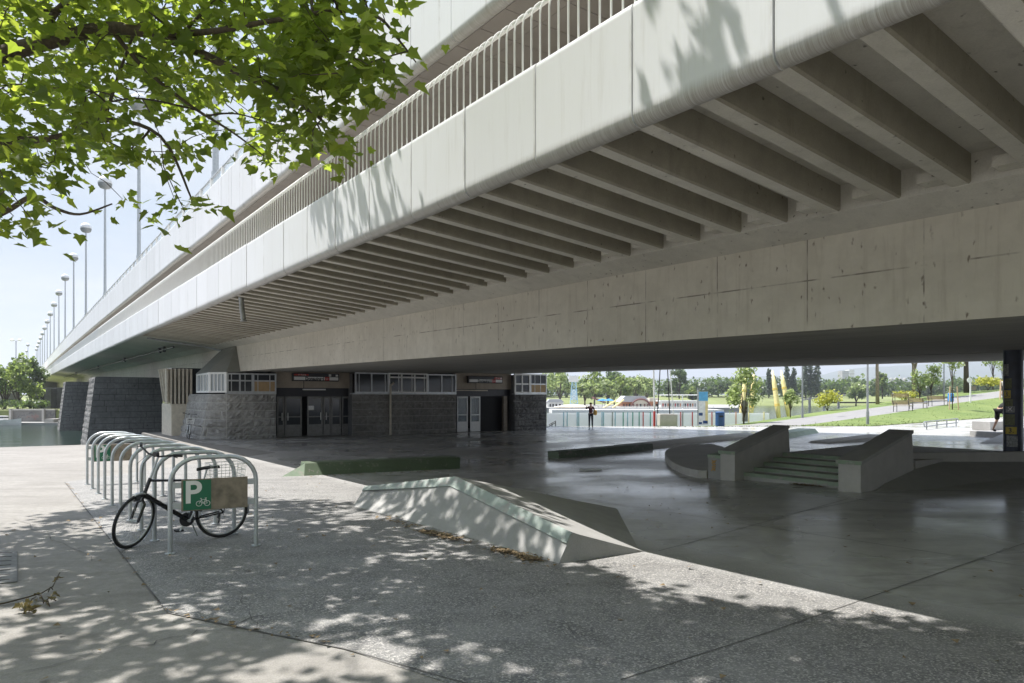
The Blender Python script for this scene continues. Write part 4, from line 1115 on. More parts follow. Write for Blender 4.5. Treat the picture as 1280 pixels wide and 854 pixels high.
    tubes([([st_t, st_t + Vector((-.04, 0, .15))], .013)], 'seat_post', 'alu')
    o = tubes([([bb + Vector((0, -.07, 0)), bb + Vector((.08, -.075, -.15))], .011), ([bb + Vector((0, .07, 0)), bb + Vector((-.08, .075, .15))], .011), ([bb + Vector((0, -.07, 0)), bb + Vector((0, .07, 0))], .02)], 'crank', 'alu')
    m = MB(); m.box((-.05, -.05, -.012), (.05, .05, .012), Matrix.Translation(bb + Vector((.08, -.13, -.15)))); m.build('pedal', M['black'], o, local=True)
    m = MB(); m.box((-.05, -.05, -.012), (.05, .05, .012), Matrix.Translation(bb + Vector((-.08, .13, .15)))); m.build('pedal', M['black'], o, local=True)
    m = MB(); Rx = Matrix.Translation(bb + Vector((0, -.05, 0))) @ Matrix.Rotation(R(90), 4, 'X'); m.lathe([(.03, -.008), (.092, -.006), (.095, 0), (.092, .006), (.03, .008)], (0, 0, 0), 24, Rx)
    m.build('chain_ring', M['steel_d'], b, local=True)
    tubes([([rk + Vector((0, -.055, .035)), bb + Vector((0, -.05, .09))], .012), ([rk + Vector((0, -.055, -.035)), bb + Vector((0, -.05, -.09))], .004)], 'chain_guard', 'alu')
    tubes([([rk + Vector((0, -.07, -.0)), rk + Vector((.02, -.08, -.17))], .014), ([rk + Vector((0, -.05, 0)), rk + Vector((.03, -.06, -.09))], .02)], 'derailleur', 'steel_d')
    tubes([([bb + Vector((-.05, -.05, -.02)), bb + Vector((-.17, -.16, -.26))], .009)], 'kickstand', 'alu')
    cr = [([rk + Vector((-.18, s * .06, .40)), rk + Vector((.22, s * .06, .40))], .006) for s in (-1, 0, 1)] + [([rk + Vector((0, s * .07, 0)), rk + Vector((-.08, s * .06, .40))], .006) for s in (-1, 1)] + [([st_t + Vector((0, 0, -.06)), rk + Vector((.2, 0, .40))], .006)]
    tubes(cr, 'carrier', 'steel_d')
    bk = []; x0, x1, y0, z0, z1 = -.24, .16, .15, .42, .66
    def P(u, y, k): return rk + Vector((u * (1 + .12 * k), y * (1 + .12 * k), z0 - .352 + .352 - .0 + (z1 - z0) * k)) 
    for k in (0, .33, .66, 1.):
        bk.append(([P(x0, -y0, k), P(x1, -y0, k), P(x1, y0, k), P(x0, y0, k), P(x0, -y0, k)], .004 if 0 < k < 1 else .005))
    for i in range(9):
        u = x0 + (x1 - x0) * i / 8
        bk += [([P(u, -y0, 1), P(u, -y0, 0), P(u, y0, 0), P(u, y0, 1)], .0026)]
    for i in range(1, 6):
        y = -y0 + 2 * y0 * i / 6; bk += [([P(x0, y, 1), P(x0, y, 0), P(x1, y, 0), P(x1, y, 1)], .0026)]
    tubes(bk, 'wire_basket', 'white_metal', None, b, 5)
    return b
rc, fc = gp(277, 672), gp(152, 680)
mb_ = make_bike('bicycle', 'black trekking bicycle with wire rear basket parked between the first two hoops', rc, R(221), R(38), R(-2)); mb_.scale = (.94, .94, .96)
q = gp(236, 549.5); make_bike('bicycle', 'small distant bicycle seen end-on, leaning by the granite corner of the station', q, R(118), R(-12), R(4))
# ------------------------------------------------------------------ skate obstacles
def up_(p, h): return Vector((p.x, p.y, p.z + h))
d1, d2 = Vector((D1[0], D1[1], 0)), Vector((D2[0], D2[1], 0))
def onG(p, h=0.): return Vector((p.x, p.y, G(p.x, p.y) + h))
# hipped concrete ramp with green coping
b0 = gp(695.6, 705.5); fr = thing('skate_ramp', 'pale concrete hipped skate ramp with green coping, dappled with leaf shade', 'skate ramp', b0)
ea = gp(439, 634); ec = gp(820, 688); ed = gp(785.8, 635)
e_ = onG(b0 + d2 * .24 + d1 * .02, .315); p_ = onG(b0 + d2 * .52 + d1 * 2.95, .665); q_ = onG(b0 + d2 * .25 + d1 * 5.62, .275)
er = onG(b0 + d2 * 1.55 + d1 * 5.9)
m = MB(); low = Vector((0, 0, -.05))
m.poly([ea + low, b0 + low, ec + low, ed + low, er + low, e_, p_, q_], [(0, 1, 5, 6, 7), (1, 2, 5), (2, 3, 6, 5), (3, 4, 6), (4, 7, 6), (4, 0, 7)])
ro = m.build('ramp_body', M['concrete_l'], fr)
bvr = BVHTree.FromPolygons([Vector(v) for v in m.v], m.f)
def coping(a, b, inner_a, inner_b):
    n = (b - a).cross(inner_a - a).normalized(); n = n if n.z > 0 else -n
    k = MB(); k.hexa([a - n * .01, b - n * .01, inner_b - n * .01, inner_a - n * .01, a + n * .008, b + n * .008, inner_b + n * .008, inner_a + n * .008]); return k
dn = lambda p, base, L: p + (base - p).normalized() * L
fa, fb = onG(b0 + d1 * 2.95), onG(b0 + d1 * 5.3)
coping(e_, p_, dn(e_, b0, .14), dn(p_, fa, .17)).build('coping', M['green_pale'], fr)
coping(p_, q_, dn(p_, fa, .17), dn(q_, ea, .14)).build('coping', M['green_pale'], fr)
# dry leaves collected at its foot
lt = MB(); rl_ = random.Random(9)
def litter(a, b, wdt, n, dens=None):
    for i in range(n):
        f = rl_.random(); p = a.lerp(b, f) + Vector((rl_.gauss(0, wdt), rl_.gauss(0, wdt), 0)); z = G(p.x, p.y) + rl_.uniform(.006, .03); r = rl_.uniform(.012, .04); an = rl_.random() * 6.28
        lt.face([(p.x + r * math.cos(an), p.y + r * math.sin(an), z), (p.x + r * math.cos(an + 2.1), p.y + r * math.sin(an + 2.1), z + rl_.uniform(0, .02)), (p.x + r * math.cos(an + 4.2), p.y + r * math.sin(an + 4.2), z + rl_.uniform(0, .02))])
litter(gp(528, 665), gp(572, 676), .05, 260); litter(gp(620, 688), gp(672, 702), .05, 340); litter(gp(470, 646), gp(690, 709), .09, 120)
litter(gp(992, 606), gp(1035, 609.5), .06, 300)
for _ in range(300):
    p = Vector((rl_.uniform(-7, 5), rl_.uniform(3.4, 15), 0)); litter(p, p, .02, 1)
litter(gp(210, 767), gp(430, 812), .03, 26); litter(gp(210, 767), gp(81, 603), .03, 26); litter(gp(380, 597), gp(575, 588), .05, 80)
tag(lt.build('dry_leaves', M['litter']), kind='stuff')

def wedge_block(name, label, cat, a, b, a_top, b_top, depth, h, mat, endmat=None):
    """long low block: front foot a-b, sloping face to a_top-b_top, flat top going back by depth"""
    g = thing(name, label, cat, a); m = MB()
    dirn = (b - a); dirn.z = 0; dirn.normalize(); back = Vector((-dirn.y, dirn.x, 0)) * depth
    A, B = a + low, b + low; At, Bt = a_top, b_top
    m.hexa([A, B, onG(B + back) + low, onG(A + back) + low, At, Bt, Vector((*(Bt + back).xy, Bt.z)), Vector((*(At + back).xy, At.z))])
    m.build('block', mat, g, bevel=.012); return g
a, b = gp(379.7, 595.4), gp(575, 586.2)
g = wedge_block('manual_pad', 'long dark green skate ledge with sloped face between the bike stands and the ramp', 'skate ledge', a, b, onG(a + Vector((-.05, .25, 0)), .29), onG(b + Vector((-.0, .25, 0)), .29), .55, .29, M['green_dark'])
m = MB(); tip = gp(346.6, 596.5); A2 = onG(a + Vector((-.05, .25, 0)), .285)
m.poly([tip + low, a + low, onG(a + Vector((-.1, .8, 0))) + low, onG(tip + Vector((0, .7, 0))) + low, A2, A2 + Vector((-.0, .45, 0))], [(0, 1, 4), (1, 2, 5, 4), (2, 3, 5), (3, 0, 4, 5)])
m.build('end_wedge', M['green_paint'], g)
a, b = gp(699, 573.5), gp(817, 561.5)
wedge_block('kerb_block', 'dark low kerb block lying in the shade beyond the pale ramp', 'skate ledge', a, b, onG(a + Vector((.0, .15, 0)), .20), onG(b + Vector((0, .15, 0)), .20), .5, .2, M['green_dark'])
a, b = gp(738 - 12, 588.5), gp(750, 588)
m = MB(); pz_ = onG((a + b) / 2); g = thing('board_offcut', 'small white board lying flat on the shaded paving beyond the ramp', 'board', pz_)
m.cbox((pz_.x, pz_.y, pz_.z + .03), (.58, .16, .03)); m.build('board', M['white'], g)

# stair set with two hubba ledges
F0 = Vector((6.46, 12.64, 0)); 
def HB(u, v, h): p = F0 + d1 * u + d2 * v; return Vector((p.x, p.y, -.06 + h))     # u along the front, v into the block
sg = thing('skate_stairs', 'concrete skate stair set with green steps between two sloping side ledges', 'skate stairs', HB(1.5, 0, 0))
def hub(u0, u1):
    h0, h1, Lh = .60, 1.12, 2.05; b = MB(); ct = .075
    b.hexa([HB(u0, 0, -.1), HB(u1, 0, -.1), HB(u1, Lh + .12, -.1), HB(u0, Lh + .12, -.1), HB(u0, 0, h0 - ct), HB(u1, 0, h0 - ct), HB(u1, Lh, h1 - ct), HB(u0, Lh, h1 - ct)])
    o = b.build('side_ledge', M['concrete_d'] if False else M['concrete'], sg, bevel=.008)
    c = MB(); q = .03
    c.hexa([HB(u0 - q, -q, h0 - ct + .002), HB(u1 + q, -q, h0 - ct + .002), HB(u1 + q, Lh, h1 - ct + .004), HB(u0 - q, Lh, h1 - ct + .004), HB(u0 - q, -q, h0), HB(u1 + q, -q, h0), HB(u1 + q, Lh, h1), HB(u0 - q, Lh, h1)])
    k = c.build('ledge_cap', M['concrete_d'], o, bevel=.008); k.location = (0, 0, 0)
    c = MB(); c.hexa([HB(u0 - q, -q - .006, h0 - ct), HB(u1 + q, -q - .006, h0 - ct), HB(u1 + q, -q - .001, h0 - ct), HB(u0 - q, -q - .001, h0 - ct), HB(u0 - q, -q - .006, h0 - .004), HB(u1 + q, -q - .006, h0 - .004), HB(u1 + q, -q - .001, h0 - .004), HB(u0 - q, -q - .001, h0 - .004)])
    k = c.build('green_edge', M['green_paint'], o); k.location = (0, 0, 0)
hub(0, .43); hub(3.12 - .38, 3.12)
us0, us1 = .432, 3.12 - .382
for i in range(5):
    z1 = .092 * (i + 1) + .03; v0 = .32 + .37 * i
    c = MB(); c.hexa([HB(us0, v0, -.1), HB(us1, v0, -.1), HB(us1, v0 + .40, -.1), HB(us0, v0 + .40, -.1), HB(us0, v0, z1), HB(us1, v0, z1), HB(us1, v0 + .40, z1), HB(us0, v0 + .40, z1)])
    o = c.build('step', M['concrete_d'], sg)
    c = MB(); c.hexa([HB(us0, v0 - .006, z1 - .075), HB(us1, v0 - .006, z1 - .075), HB(us1, v0 - .001, z1 - .075), HB(us0, v0 - .001, z1 - .075), HB(us0, v0 - .006, z1 - .001), HB(us1, v0 - .006, z1 - .001), HB(us1, v0 + .06, z1 + .003), HB(us0, v0 + .06, z1 + .003)])
    k = c.build('green_edge', M['green_paint'], o); k.location = (0, 0, 0)
zt_ = .49
c = MB(); c.hexa([HB(us0, 2.17, -.1), HB(us1, 2.17, -.1), HB(us1 + .3, 10.5, -.1), HB(us0 - .6, 10.5, -.1), HB(us0, 2.17, zt_), HB(us1, 2.17, zt_), HB(us1 + .3, 6.5, zt_), HB(us0 - .6, 6.5, zt_)]); c.build('deck', M['concrete'], sg)
c = MB(); c.hexa([HB(.0, 2.2, -.1), HB(us0 - .004, 2.2, -.1), HB(us0 - .004, 6.4, -.1), HB(-.6, 6.4, -.1), HB(.0, 2.2, zt_ - .004), HB(us0 - .004, 2.2, zt_ - .004), HB(us0 - .004, 6.4, zt_ - .004), HB(-.6, 6.4, zt_ - .004)]); c.build('deck', M['concrete'], sg)
# small block and rounded kerb at its left
lb = thing('low_block', 'small concrete block with green top and orange scrawl beside the left side ledge', 'block', HB(3.35, .1, 0))
c = MB(); c.hexa([HB(3.16, .06, -.1), HB(3.50, .06, -.1), HB(3.50, .8, -.1), HB(3.16, .8, -.1), HB(3.16, .06, .41), HB(3.50, .06, .41), HB(3.50, .8, .47), HB(3.16, .8, .47)]); c.build('block', M['concrete_l'], lb, bevel=.008)
c = MB(); c.hexa([HB(3.15, .05, .411), HB(3.51, .05, .411), HB(3.51, .8, .472), HB(3.15, .8, .472), HB(3.15, .05, .48), HB(3.51, .05, .48), HB(3.51, .8, .54), HB(3.15, .8, .54)]); c.build('green_top', M['green_paint'], lb)
c = MB(); rs_ = random.Random(2)
M['tag'] = plain('orange spray', (.55, .30, .05), .6)
for k in range(6):
    z = .13 + k * .045; c.tube([HB(3.27 + rs_.uniform(0, .03), .052, z), HB(3.34, .052, z + rs_.uniform(-.02, .03)), HB(3.41 - rs_.uniform(0, .04), .052, z + rs_.uniform(-.01, .02))], .011, 5)
c.build('scrawl', M['tag'], lb)
kp = thing('round_kerb', 'rounded pale concrete pad curving round the left of the stair set', 'kerb', HB(3.9, 1.2, 0))
pts = [gp(*q) for q in ((884, 598), (872, 597.6), (862, 595.6), (852, 592.2), (843, 587.8), (836, 582.6), (832, 577), (831, 572.5), (833, 569), (838, 566.5), (848, 564), (866, 562), (890, 561), (905, 565), (900, 580))]
c = MB(); c.prism([onG(p, -.06) for p in pts], (0, 0, .24)); c.build('pad', M['concrete'], kp, bevel=.02)

# bank ramp to the right with its kerb
bk_ = thing('bank_ramp', 'dark concrete bank with a raised kerb along its top, right of the stair set', 'skate ramp', gp(1185, 617))
f0, f1 = gp(1089, 616.5), gp(1420, 620); t0_, t1_ = ray(1136, 577.5, 14.3), ray(1440, 577.5, 14.5)
c = MB(); c.poly([f0 + low, f1 + low, Vector((t1_.x, t1_.y + .1, -.4)), Vector((t0_.x, t0_.y + .1, -.4)), t1_, t0_, t1_ + Vector((0, .1, 0)), t0_ + Vector((0, .1, 0))], [(0, 1, 4, 5), (1, 2, 6, 4), (2, 3, 7, 6), (3, 0, 5, 7), (5, 4, 6, 7)])
c.build('bank', M['concrete_d'], bk_)
k0, k1 = ray(1137, 577, 14.32), ray(1440, 577, 14.52); hh = .185
c = MB(); c.hexa([k0 - Vector((0, 0, .5)), k1 - Vector((0, 0, .5)), k1 + Vector((0, .22, -.5)), k0 + Vector((0, .22, -.5)), k0 + Vector((0, .03, hh)), k1 + Vector((0, .03, hh + .03)), k1 + Vector((0, .22, hh + .03)), k0 + Vector((0, .22, hh))]); c.build('top_kerb', M['concrete'], bk_, bevel=.012)

# further low pieces in the covered plaza
a, b = gp(962, 552.5), gp(1025, 541.5)
wedge_block('green_curb', 'long pale green skate curb beyond the left side ledge of the stairs', 'skate ledge', a, b, onG(a + Vector((.0, .2, 0)), .22), onG(b + Vector((-.15, .2, 0)), .22), .8, .22, M['green_paint'])
a, b = gp(812, 562), gp(968, 545)
wedge_block('low_pad', 'very low dark concrete pad with a wet top behind the left side ledge', 'skate pad', a, b, onG(a + Vector((0, .1, 0)), .08), onG(b + Vector((-.1, .1, 0)), .08), 1.6, .08, M['concrete'])
a, b = gp(1030, 555.5), gp(1108, 551)
wedge_block('flat_wedge', 'thin dark wedge on the concrete behind the stair set', 'skate ramp', a, b, onG(a + Vector((.3, .2, 0)), .06), onG(b + Vector((.2, .2, 0)), .2), .9, .2, M['concrete_d'])
a, b = gp(1250, 556), gp(1300, 549)
wedge_block('side_wedge', 'dark sloping wedge at the foot of the sticker covered column', 'skate ramp', a, b, onG(a + Vector((.5, .2, 0)), .05), onG(b + Vector((.2, .2, 0)), .4), .8, .3, M['concrete_d'])
# flat rail
A, B = gp(1155.5, 537.5), gp(1197, 532.5); dv = B - A; L = dv.length; dv.normalize()
rl = thing('skate_rail', 'low steel skate rail with rounded ends at the edge of the lawn', 'rail', A)
h = .42; c = MB()
for off in (0, .0):
    pass
c.tube([A + Vector((0, 0, .16)), A + dv * .02 + Vector((0, 0, .16)), A - dv * .10 + Vector((0, 0, h - .07)), A + Vector((0, 0, h)), B + Vector((0, 0, h)), B + dv * .12 + Vector((0, 0, h - .07)), B + Vector((0, 0, .2)), A + dv * .2 + Vector((0, 0, .17))], .03, 8); c.build('bar', M['steel'], rl, smooth=True)
for k in (.06, .35, .65, .95):
    p = onG(A + dv * (L * k)); c = MB(); c.tube([p - Vector((0, 0, .02)), p + Vector((0, 0, h))], .035, 8); c.build('leg', M['steel'], rl)
a = gp(1238, 538.5)
bxl = thing('box_ledge', 'pale grey box ledge at the lawn edge behind the bending skater', 'skate ledge', a)
c = MB(); c.hexa([a, a + Vector((2.2, 1.2, 0)), a + Vector((1.9, 2.0, 0)), a + Vector((-.3, .9, 0)), up_(a, .43), up_(a, .43) + Vector((2.2, 1.2, 0)), up_(a, .43) + Vector((1.9, 2.0, 0)), up_(a, .43) + Vector((-.3, .9, 0))]); c.build('box', M['concrete_l'], bxl, bevel=.01)

# round column with stickers
cY = 15.2; cc = ray(1266.5, 560, cY); cz = G(cc.x, cc.y); rC_ = 10.5 / F * cY
cl_ = thing('round_column', 'dark blue round steel column plastered with stickers under the bridge', 'column', (cc.x, cc.y, cz))
M['col'] = plain('dark blue column paint', (.022, .03, .055), .35, 0, .4, 4)
c = MB(); c.lathe([(rC_ * 1.25, cz - .05), (rC_ * 1.25, cz + .03), (rC_, cz + .035), (rC_, 2.86)], (cc.x, cc.y, 0), 28); c.build('shaft', M['col'], cl_, smooth=True)
def sticker(px0, px1, y0, y1, mat, txt=None, tm_='blackgloss'):
    vs = []; N = 6
    def pt(px, z, o):
        k = max(-.98, min(.98, (px - 1266.5) / 10.5)); an = math.asin(k)
        vd = Vector((cc.x, cc.y, 0)).normalized(); rt_ = Vector((vd.y, -vd.x, 0))
        q = Vector((cc.x, cc.y, 0)) + rt_ * ((rC_ + o) * math.sin(an)) - vd * ((rC_ + o) * math.cos(an)); q.z = z; return q
    z0, z1 = ZC + (HY - y1) / F * (cY - .2), ZC + (HY - y0) / F * (cY - .2)
    c = MB()
    for i in range(N):
        a, b = px0 + (px1 - px0) * i / N, px0 + (px1 - px0) * (i + 1) / N
        c.face([pt(a, z0, .004), pt(b, z0, .004), pt(b, z1, .004), pt(a, z1, .004)])
    o = c.build('sticker', mat, cl_)
    if txt:
        mid_ = (px0 + px1) / 2; p = pt(mid_, (z0 + z1) / 2, .008); n = (p - Vector((cc.x, cc.y, p.z))).normalized(); xr = Vector((0, 0, 1)).cross(n)
        rot = Matrix(((xr.x, 0, n.x), (xr.y, 0, n.y), (0, 1, 0))).to_4x4()
        tq = text_mesh(txt, (z1 - z0) * .95, .001, Matrix.Translation(p + n * .006) @ rot, M[tm_], 'lettering', o); tq.location = (0, 0, 0)
M['st_o'] = plain('olive sticker', (.13, .14, .06), .5, 0, .5, 30); M['st_g'] = plain('grey sticker', (.25, .26, .25), .5, 0, .6, 30)
sticker(1257.6, 1264, 488, 498, M['stick'], '3.'); sticker(1259, 1270, 534, 543, M['stick'], '3.'); sticker(1258, 1266, 499, 508, M['st_o'])
sticker(1259, 1268, 508, 516, M['st_g'], 'X', 'white'); sticker(1260, 1271, 545, 559, M['st_g']); sticker(1257, 1262, 455, 470, M['st_g']); sticker(1258, 1268, 518, 532, M['st_o']); sticker(1258.5, 1265, 473, 486, M['st_o'])

# cover plate in the pale paving and the fallen twig
a = gp(-12, 690); b = gp(22, 690); c_ = gp(22, 728); d_ = gp(-30, 734)
cv = thing('cover_plate', 'grey steel cover plate let into the pale paving at the left edge', 'cover plate', onG((a + c_) / 2))
m = MB(); m.hexa([onG(p, -.02) for p in (a, b, c_, d_)] + [onG(p, .012) for p in (a, b, c_, d_)]); m.build('plate', plain('worn cover plate', (.15, .15, .145), .75, 0., .3, 12), cv, bevel=.003)
m = MB()
for i in range(7):
    p, q = a.lerp(d_, (i + .5) / 7), b.lerp(c_, (i + .5) / 7); m.tube([onG(p.lerp(q, .08), .013), onG(p.lerp(q, .8), .013)], .006, 5)
m.build('tread_rib', M['steel_d'], cv)
tw = thing('fallen_twig', 'fallen twig with withered leaves lying on the pale paving', 'twig', gp(40, 765))
m = MB()
tp = [(-30, 762, .02), (5, 757, .02), (30, 752, .03), (52, 747, .04), (66, 740, .05), (75, 728, .10)]
m.tube([gp(x, y) + Vector((0, 0, z)) for x, y, z in tp], [.008, .008, .007, .006, .005, .004], 6)
for x0, y0, x1, y1 in ((48, 748, 55, 757), (55, 757, 70, 754), (45, 750, 34, 766), (34, 766, 30, 770), (57, 758, 62, 761), (66, 741, 60, 743)):
    m.tube([gp(x0, y0) + Vector((0, 0, .03)), gp((x0 + x1) / 2, (y0 + y1) / 2) + Vector((0, 0, .06)), gp(x1, y1) + Vector((0, 0, .02))], .005, 5)
m.build('stem', M['bark'], tw, smooth='all')
LW = Leaves()
M['leaf_w'] = mk_leaf('withered leaf', (.10, .085, .035), (.20, .16, .06), .15)
for x, y, n in ((34, 766, 9), (42, 770, 9), (29, 764, 5), (50, 752, 4), (69, 754, 4), (62, 758, 4), (72, 731, 2)):
    for i in range(n):
        p = gp(x + rt.uniform(-5, 5), y + rt.uniform(-3, 3)) + Vector((0, 0, rt.uniform(.015, .07)))
        LW.add(p, Vector((rt.gauss(0, .7), rt.gauss(0, .7), 1)).normalized(), Vector((rt.gauss(0, 1), rt.gauss(0, 1), rt.gauss(0, .4))).normalized(), rt.uniform(.03, .06), .5)
tag(LW.build('withered_leaves', M['leaf_w'], tw), kind='stuff')
# ------------------------------------------------------------------ people
def skin_mesh(name, nodes, edges, mat, parent, levels=1, root=0):
    me = bpy.data.meshes.new(name); me.from_pydata([n[0] for n in nodes], edges, [])
    o = bpy.data.objects.new(name, me); C.objects.link(o)
    sk = o.modifiers.new('skin', 'SKIN'); sk.use_smooth_shade = True
    for i, n in enumerate(nodes):
        d = me.skin_vertices[0].data[i]; r = n[1]; d.radius = r if hasattr(r, '__len__') else (r, r); d.use_root = (i == root)
    ss = o.modifiers.new('sub', 'SUBSURF'); ss.levels = levels; ss.render_levels = levels
    dg = bpy.context.evaluated_depsgraph_get(); m2 = bpy.data.meshes.new_from_object(o.evaluated_get(dg))
    bpy.data.objects.remove(o); m2.materials.clear(); m2.materials.append(mat); m2.name = name
    m2.polygons.foreach_set('use_smooth', [True] * len(m2.polygons))
    q = bpy.data.objects.new(name, m2); C.objects.link(q); q.parent = parent; return q
def person(label, loc, rz, J, mats, cover, extra=None, group=None):
    """J: joint dict in local metres (figure faces +y). cover: dict part -> (joint chain list, radius add, material)"""
    g = thing('person', label, 'person', loc, rz, group)
    N = []; E = []; idx = {}
    def add(k, p, r): idx[k] = len(N); N.append((p, r)); return idx[k]
    RAD = dict(pel=(.135, .105), wst=(.12, .09), chest=(.15, .105), sho=(.09, .08), neck=.052, head0=.06, head=.098, top=.07,
               shl=.058, shr=.058, ell=.042, elr=.042, wrl=.028, wrr=.028, hipl=.085, hipr=.085, knl=.058, knr=.058, anl=.036, anr=.036, hel=.04, her=.04, toel=.03, toer=.03)
    for k in ('pel', 'wst', 'chest', 'sho', 'neck', 'head0', 'head', 'top', 'shl', 'ell', 'wrl', 'shr', 'elr', 'wrr', 'hipl', 'knl', 'anl', 'toel', 'hipr', 'knr', 'anr', 'toer'): add(k, J[k], RAD[k])
    for a, b in (('pel', 'wst'), ('wst', 'chest'), ('chest', 'sho'), ('sho', 'neck'), ('neck', 'head0'), ('head0', 'head'), ('head', 'top'), ('sho', 'shl'), ('shl', 'ell'), ('ell', 'wrl'), ('sho', 'shr'), ('shr', 'elr'), ('elr', 'wrr'), ('pel', 'hipl'), ('hipl', 'knl'), ('knl', 'anl'), ('anl', 'toel'), ('pel', 'hipr'), ('hipr', 'knr'), ('knr', 'anr'), ('anr', 'toer')): E.append((idx[a], idx[b]))
    # hands: palm and five short finger chains of unequal length
    for s in 'lr':
        wv_ = Vector(J['wr' + s]); f = (wv_ - Vector(J['el' + s])).normalized(); sd = f.orthogonal().normalized(); up2 = f.cross(sd)
        pm = add('pm' + s, tuple(wv_ + f * .055), (.03, .018)); E.append((idx['wr' + s], pm))
        for i, ln in enumerate((.06, .07, .066, .052)):
            b0 = wv_ + f * .09 + sd * (.027 - .018 * i); a_ = add('f%d%s' % (i, s), tuple(b0), .009); E.append((pm, a_))
            c_ = add('g%d%s' % (i, s), tuple(b0 + f * ln * .6 + up2 * ln * .25), .008); E.append((a_, c_))
        a_ = add('t' + s, tuple(wv_ + f * .05 + sd * .045), .010); E.append((pm, a_)); c_ = add('u' + s, tuple(wv_ + f * .09 + sd * .058), .009); E.append((a_, c_))
    skin_mesh('body', N, E, M['skin'], g)
    hp_ = Vector(J['head']); fd = Vector(J.get('face', (0, 1, 0))).normalized(); hu = (Vector(J['top']) - Vector(J['head0'])).normalized(); sx = fd.cross(hu).normalized()
    q = MB(); q.tube([hp_ + fd * .088 + hu * .01, hp_ + fd * .118 - hu * .022], [.012, .017], 8); q.build('nose', M['skin'], g, local=True)
    for s in (-1, 1):
        q = MB(); q.sphere(hp_ + fd * .085 + sx * s * .033 + hu * .02, .011, 6); q.build('eye', M['black'], g, local=True)
        q = MB(); q.sphere(hp_ + sx * s * .098 - hu * .005, .03, 6, (.5, 1, 1)); q.build('ear', M['skin'], g, local=True)
    q = MB(); q.tube([hp_ + fd * .092 - sx * .022 - hu * .045, hp_ + fd * .096 - hu * .047, hp_ + fd * .092 + sx * .022 - hu * .045], .006, 6); q.build('mouth', plain('lips', (.35, .13, .11), .5) if 'lips' not in M else M['lips'], g, local=True)
    c0 = hp_ - fd * .022 + hu * .03; hn = [(tuple(c0 - hu * .05 - fd * .03), .095), (tuple(c0 + hu * .02), .108), (tuple(c0 + hu * .075 + fd * .01), .085)]
    skin_mesh('hair', hn, [(0, 1), (1, 2)], M[mats['hair']], g)
    for nm, (chain_nodes, chain_edges, mt) in cover.items():
        nodes = []
        for k, add_r, fpos in chain_nodes:
            p = Vector(J[k]) if fpos is None else Vector(J[k]).lerp(Vector(J[fpos[0]]), fpos[1]); r = RAD[k] if fpos is None else (RAD[k] if not hasattr(RAD[k], '__len__') else RAD[k][0])
            r = tuple(x + add_r for x in r) if hasattr(r, '__len__') else r + add_r
            nodes.append((tuple(p), r))
        skin_mesh(nm, nodes, chain_edges, M[mt], g)
    return g
M['lips'] = plain('lips', (.35, .13, .11), .5)
M['burg'] = plain('burgundy jacket', (.075, .02, .03), .8, 0, .2, 20); M['jean'] = plain('dark trousers', (.02, .022, .032), .8, 0, .2, 20)
M['blk'] = plain('black cotton', (.014, .014, .016), .85); M['bagy'] = plain('yellow bag cloth', (.42, .26, .06), .8); M['shirt'] = plain('white shirt', (.72, .70, .68), .8)
TORSO = [('pel', .02, None), ('wst', .02, None), ('chest', .022, None), ('sho', .02, None), ('shl', .016, None), ('ell', .014, None), ('wrl', .012, ('ell', .12)), ('shr', .016, None), ('elr', .014, None), ('wrr', .012, ('elr', .12))]
TE = [(0, 1), (1, 2), (2, 3), (3, 4), (4, 5), (5, 6), (3, 7), (7, 8), (8, 9)]
TSH = [('pel', .016, None), ('wst', .018, None), ('chest', .02, None), ('sho', .016, None), ('shl', .016, None), ('shl', .012, ('ell', .55)), ('shr', .016, None), ('shr', .012, ('elr', .55))]
TSE = [(0, 1), (1, 2), (2, 3), (3, 4), (4, 5), (3, 6), (6, 7)]
LEGS = [('pel', .012, None), ('hipl', .014, None), ('knl', .014, None), ('anl', .018, None), ('hipr', .014, None), ('knr', .014, None), ('anr', .018, None)]
LE = [(0, 1), (1, 2), (2, 3), (0, 4), (4, 5), (5, 6)]
SHORT = [('pel', .014, None), ('hipl', .018, None), ('knl', .034, None), ('hipr', .018, None), ('knr', .034, None)]
SE = [(0, 1), (1, 2), (0, 3), (3, 4)]
SHOE = lambda s: ([('an' + s, .016, None), ('toe' + s, .018, None)], [(0, 1)], 'blk')
def stand(**k):
    J = dict(pel=(0, 0, .95), wst=(0, 0, 1.1), chest=(0, .0, 1.3), sho=(0, -.01, 1.42), neck=(0, .0, 1.5), head0=(0, .01, 1.57), head=(0, .02, 1.64), top=(0, .015, 1.71),
             shl=(-.17, -.01, 1.41), ell=(-.22, -.03, 1.13), wrl=(-.22, .06, .90), shr=(.17, -.01, 1.41), elr=(.22, -.03, 1.13), wrr=(.22, .06, .90),
             hipl=(-.09, 0, .90), knl=(-.10, .02, .50), anl=(-.11, -.01, .08), toel=(-.12, .15, .035), hipr=(.09, 0, .90), knr=(.10, .02, .50), anr=(.11, -.01, .08), toer=(.12, .15, .035))
    J.update(k); return J
J = stand(ell=(-.34, .08, 1.28), wrl=(-.30, .22, 1.46), elr=(.26, .10, 1.16), wrr=(.12, .30, 1.42))
pp_ = gp(738.5, 534.3)
g = person('person in burgundy jacket and dark trousers photographing the river from the plaza edge', (pp_.x, pp_.y, pp_.z), R(-10), J, dict(hair='hair'),
           dict(jacket=(TORSO, TE, 'burg'), trousers=(LEGS, LE, 'jean'), shoe=SHOE('l'), shoe_=SHOE('r')))
for o in list(g.children):
    if o.name.startswith('shoe_'): o.name = 'shoe'
bgt = thing('shoulder_bag', 'yellow cloth bag hanging at the side of the person in burgundy', 'bag', (pp_.x + .30, pp_.y - .05, pp_.z + .85))
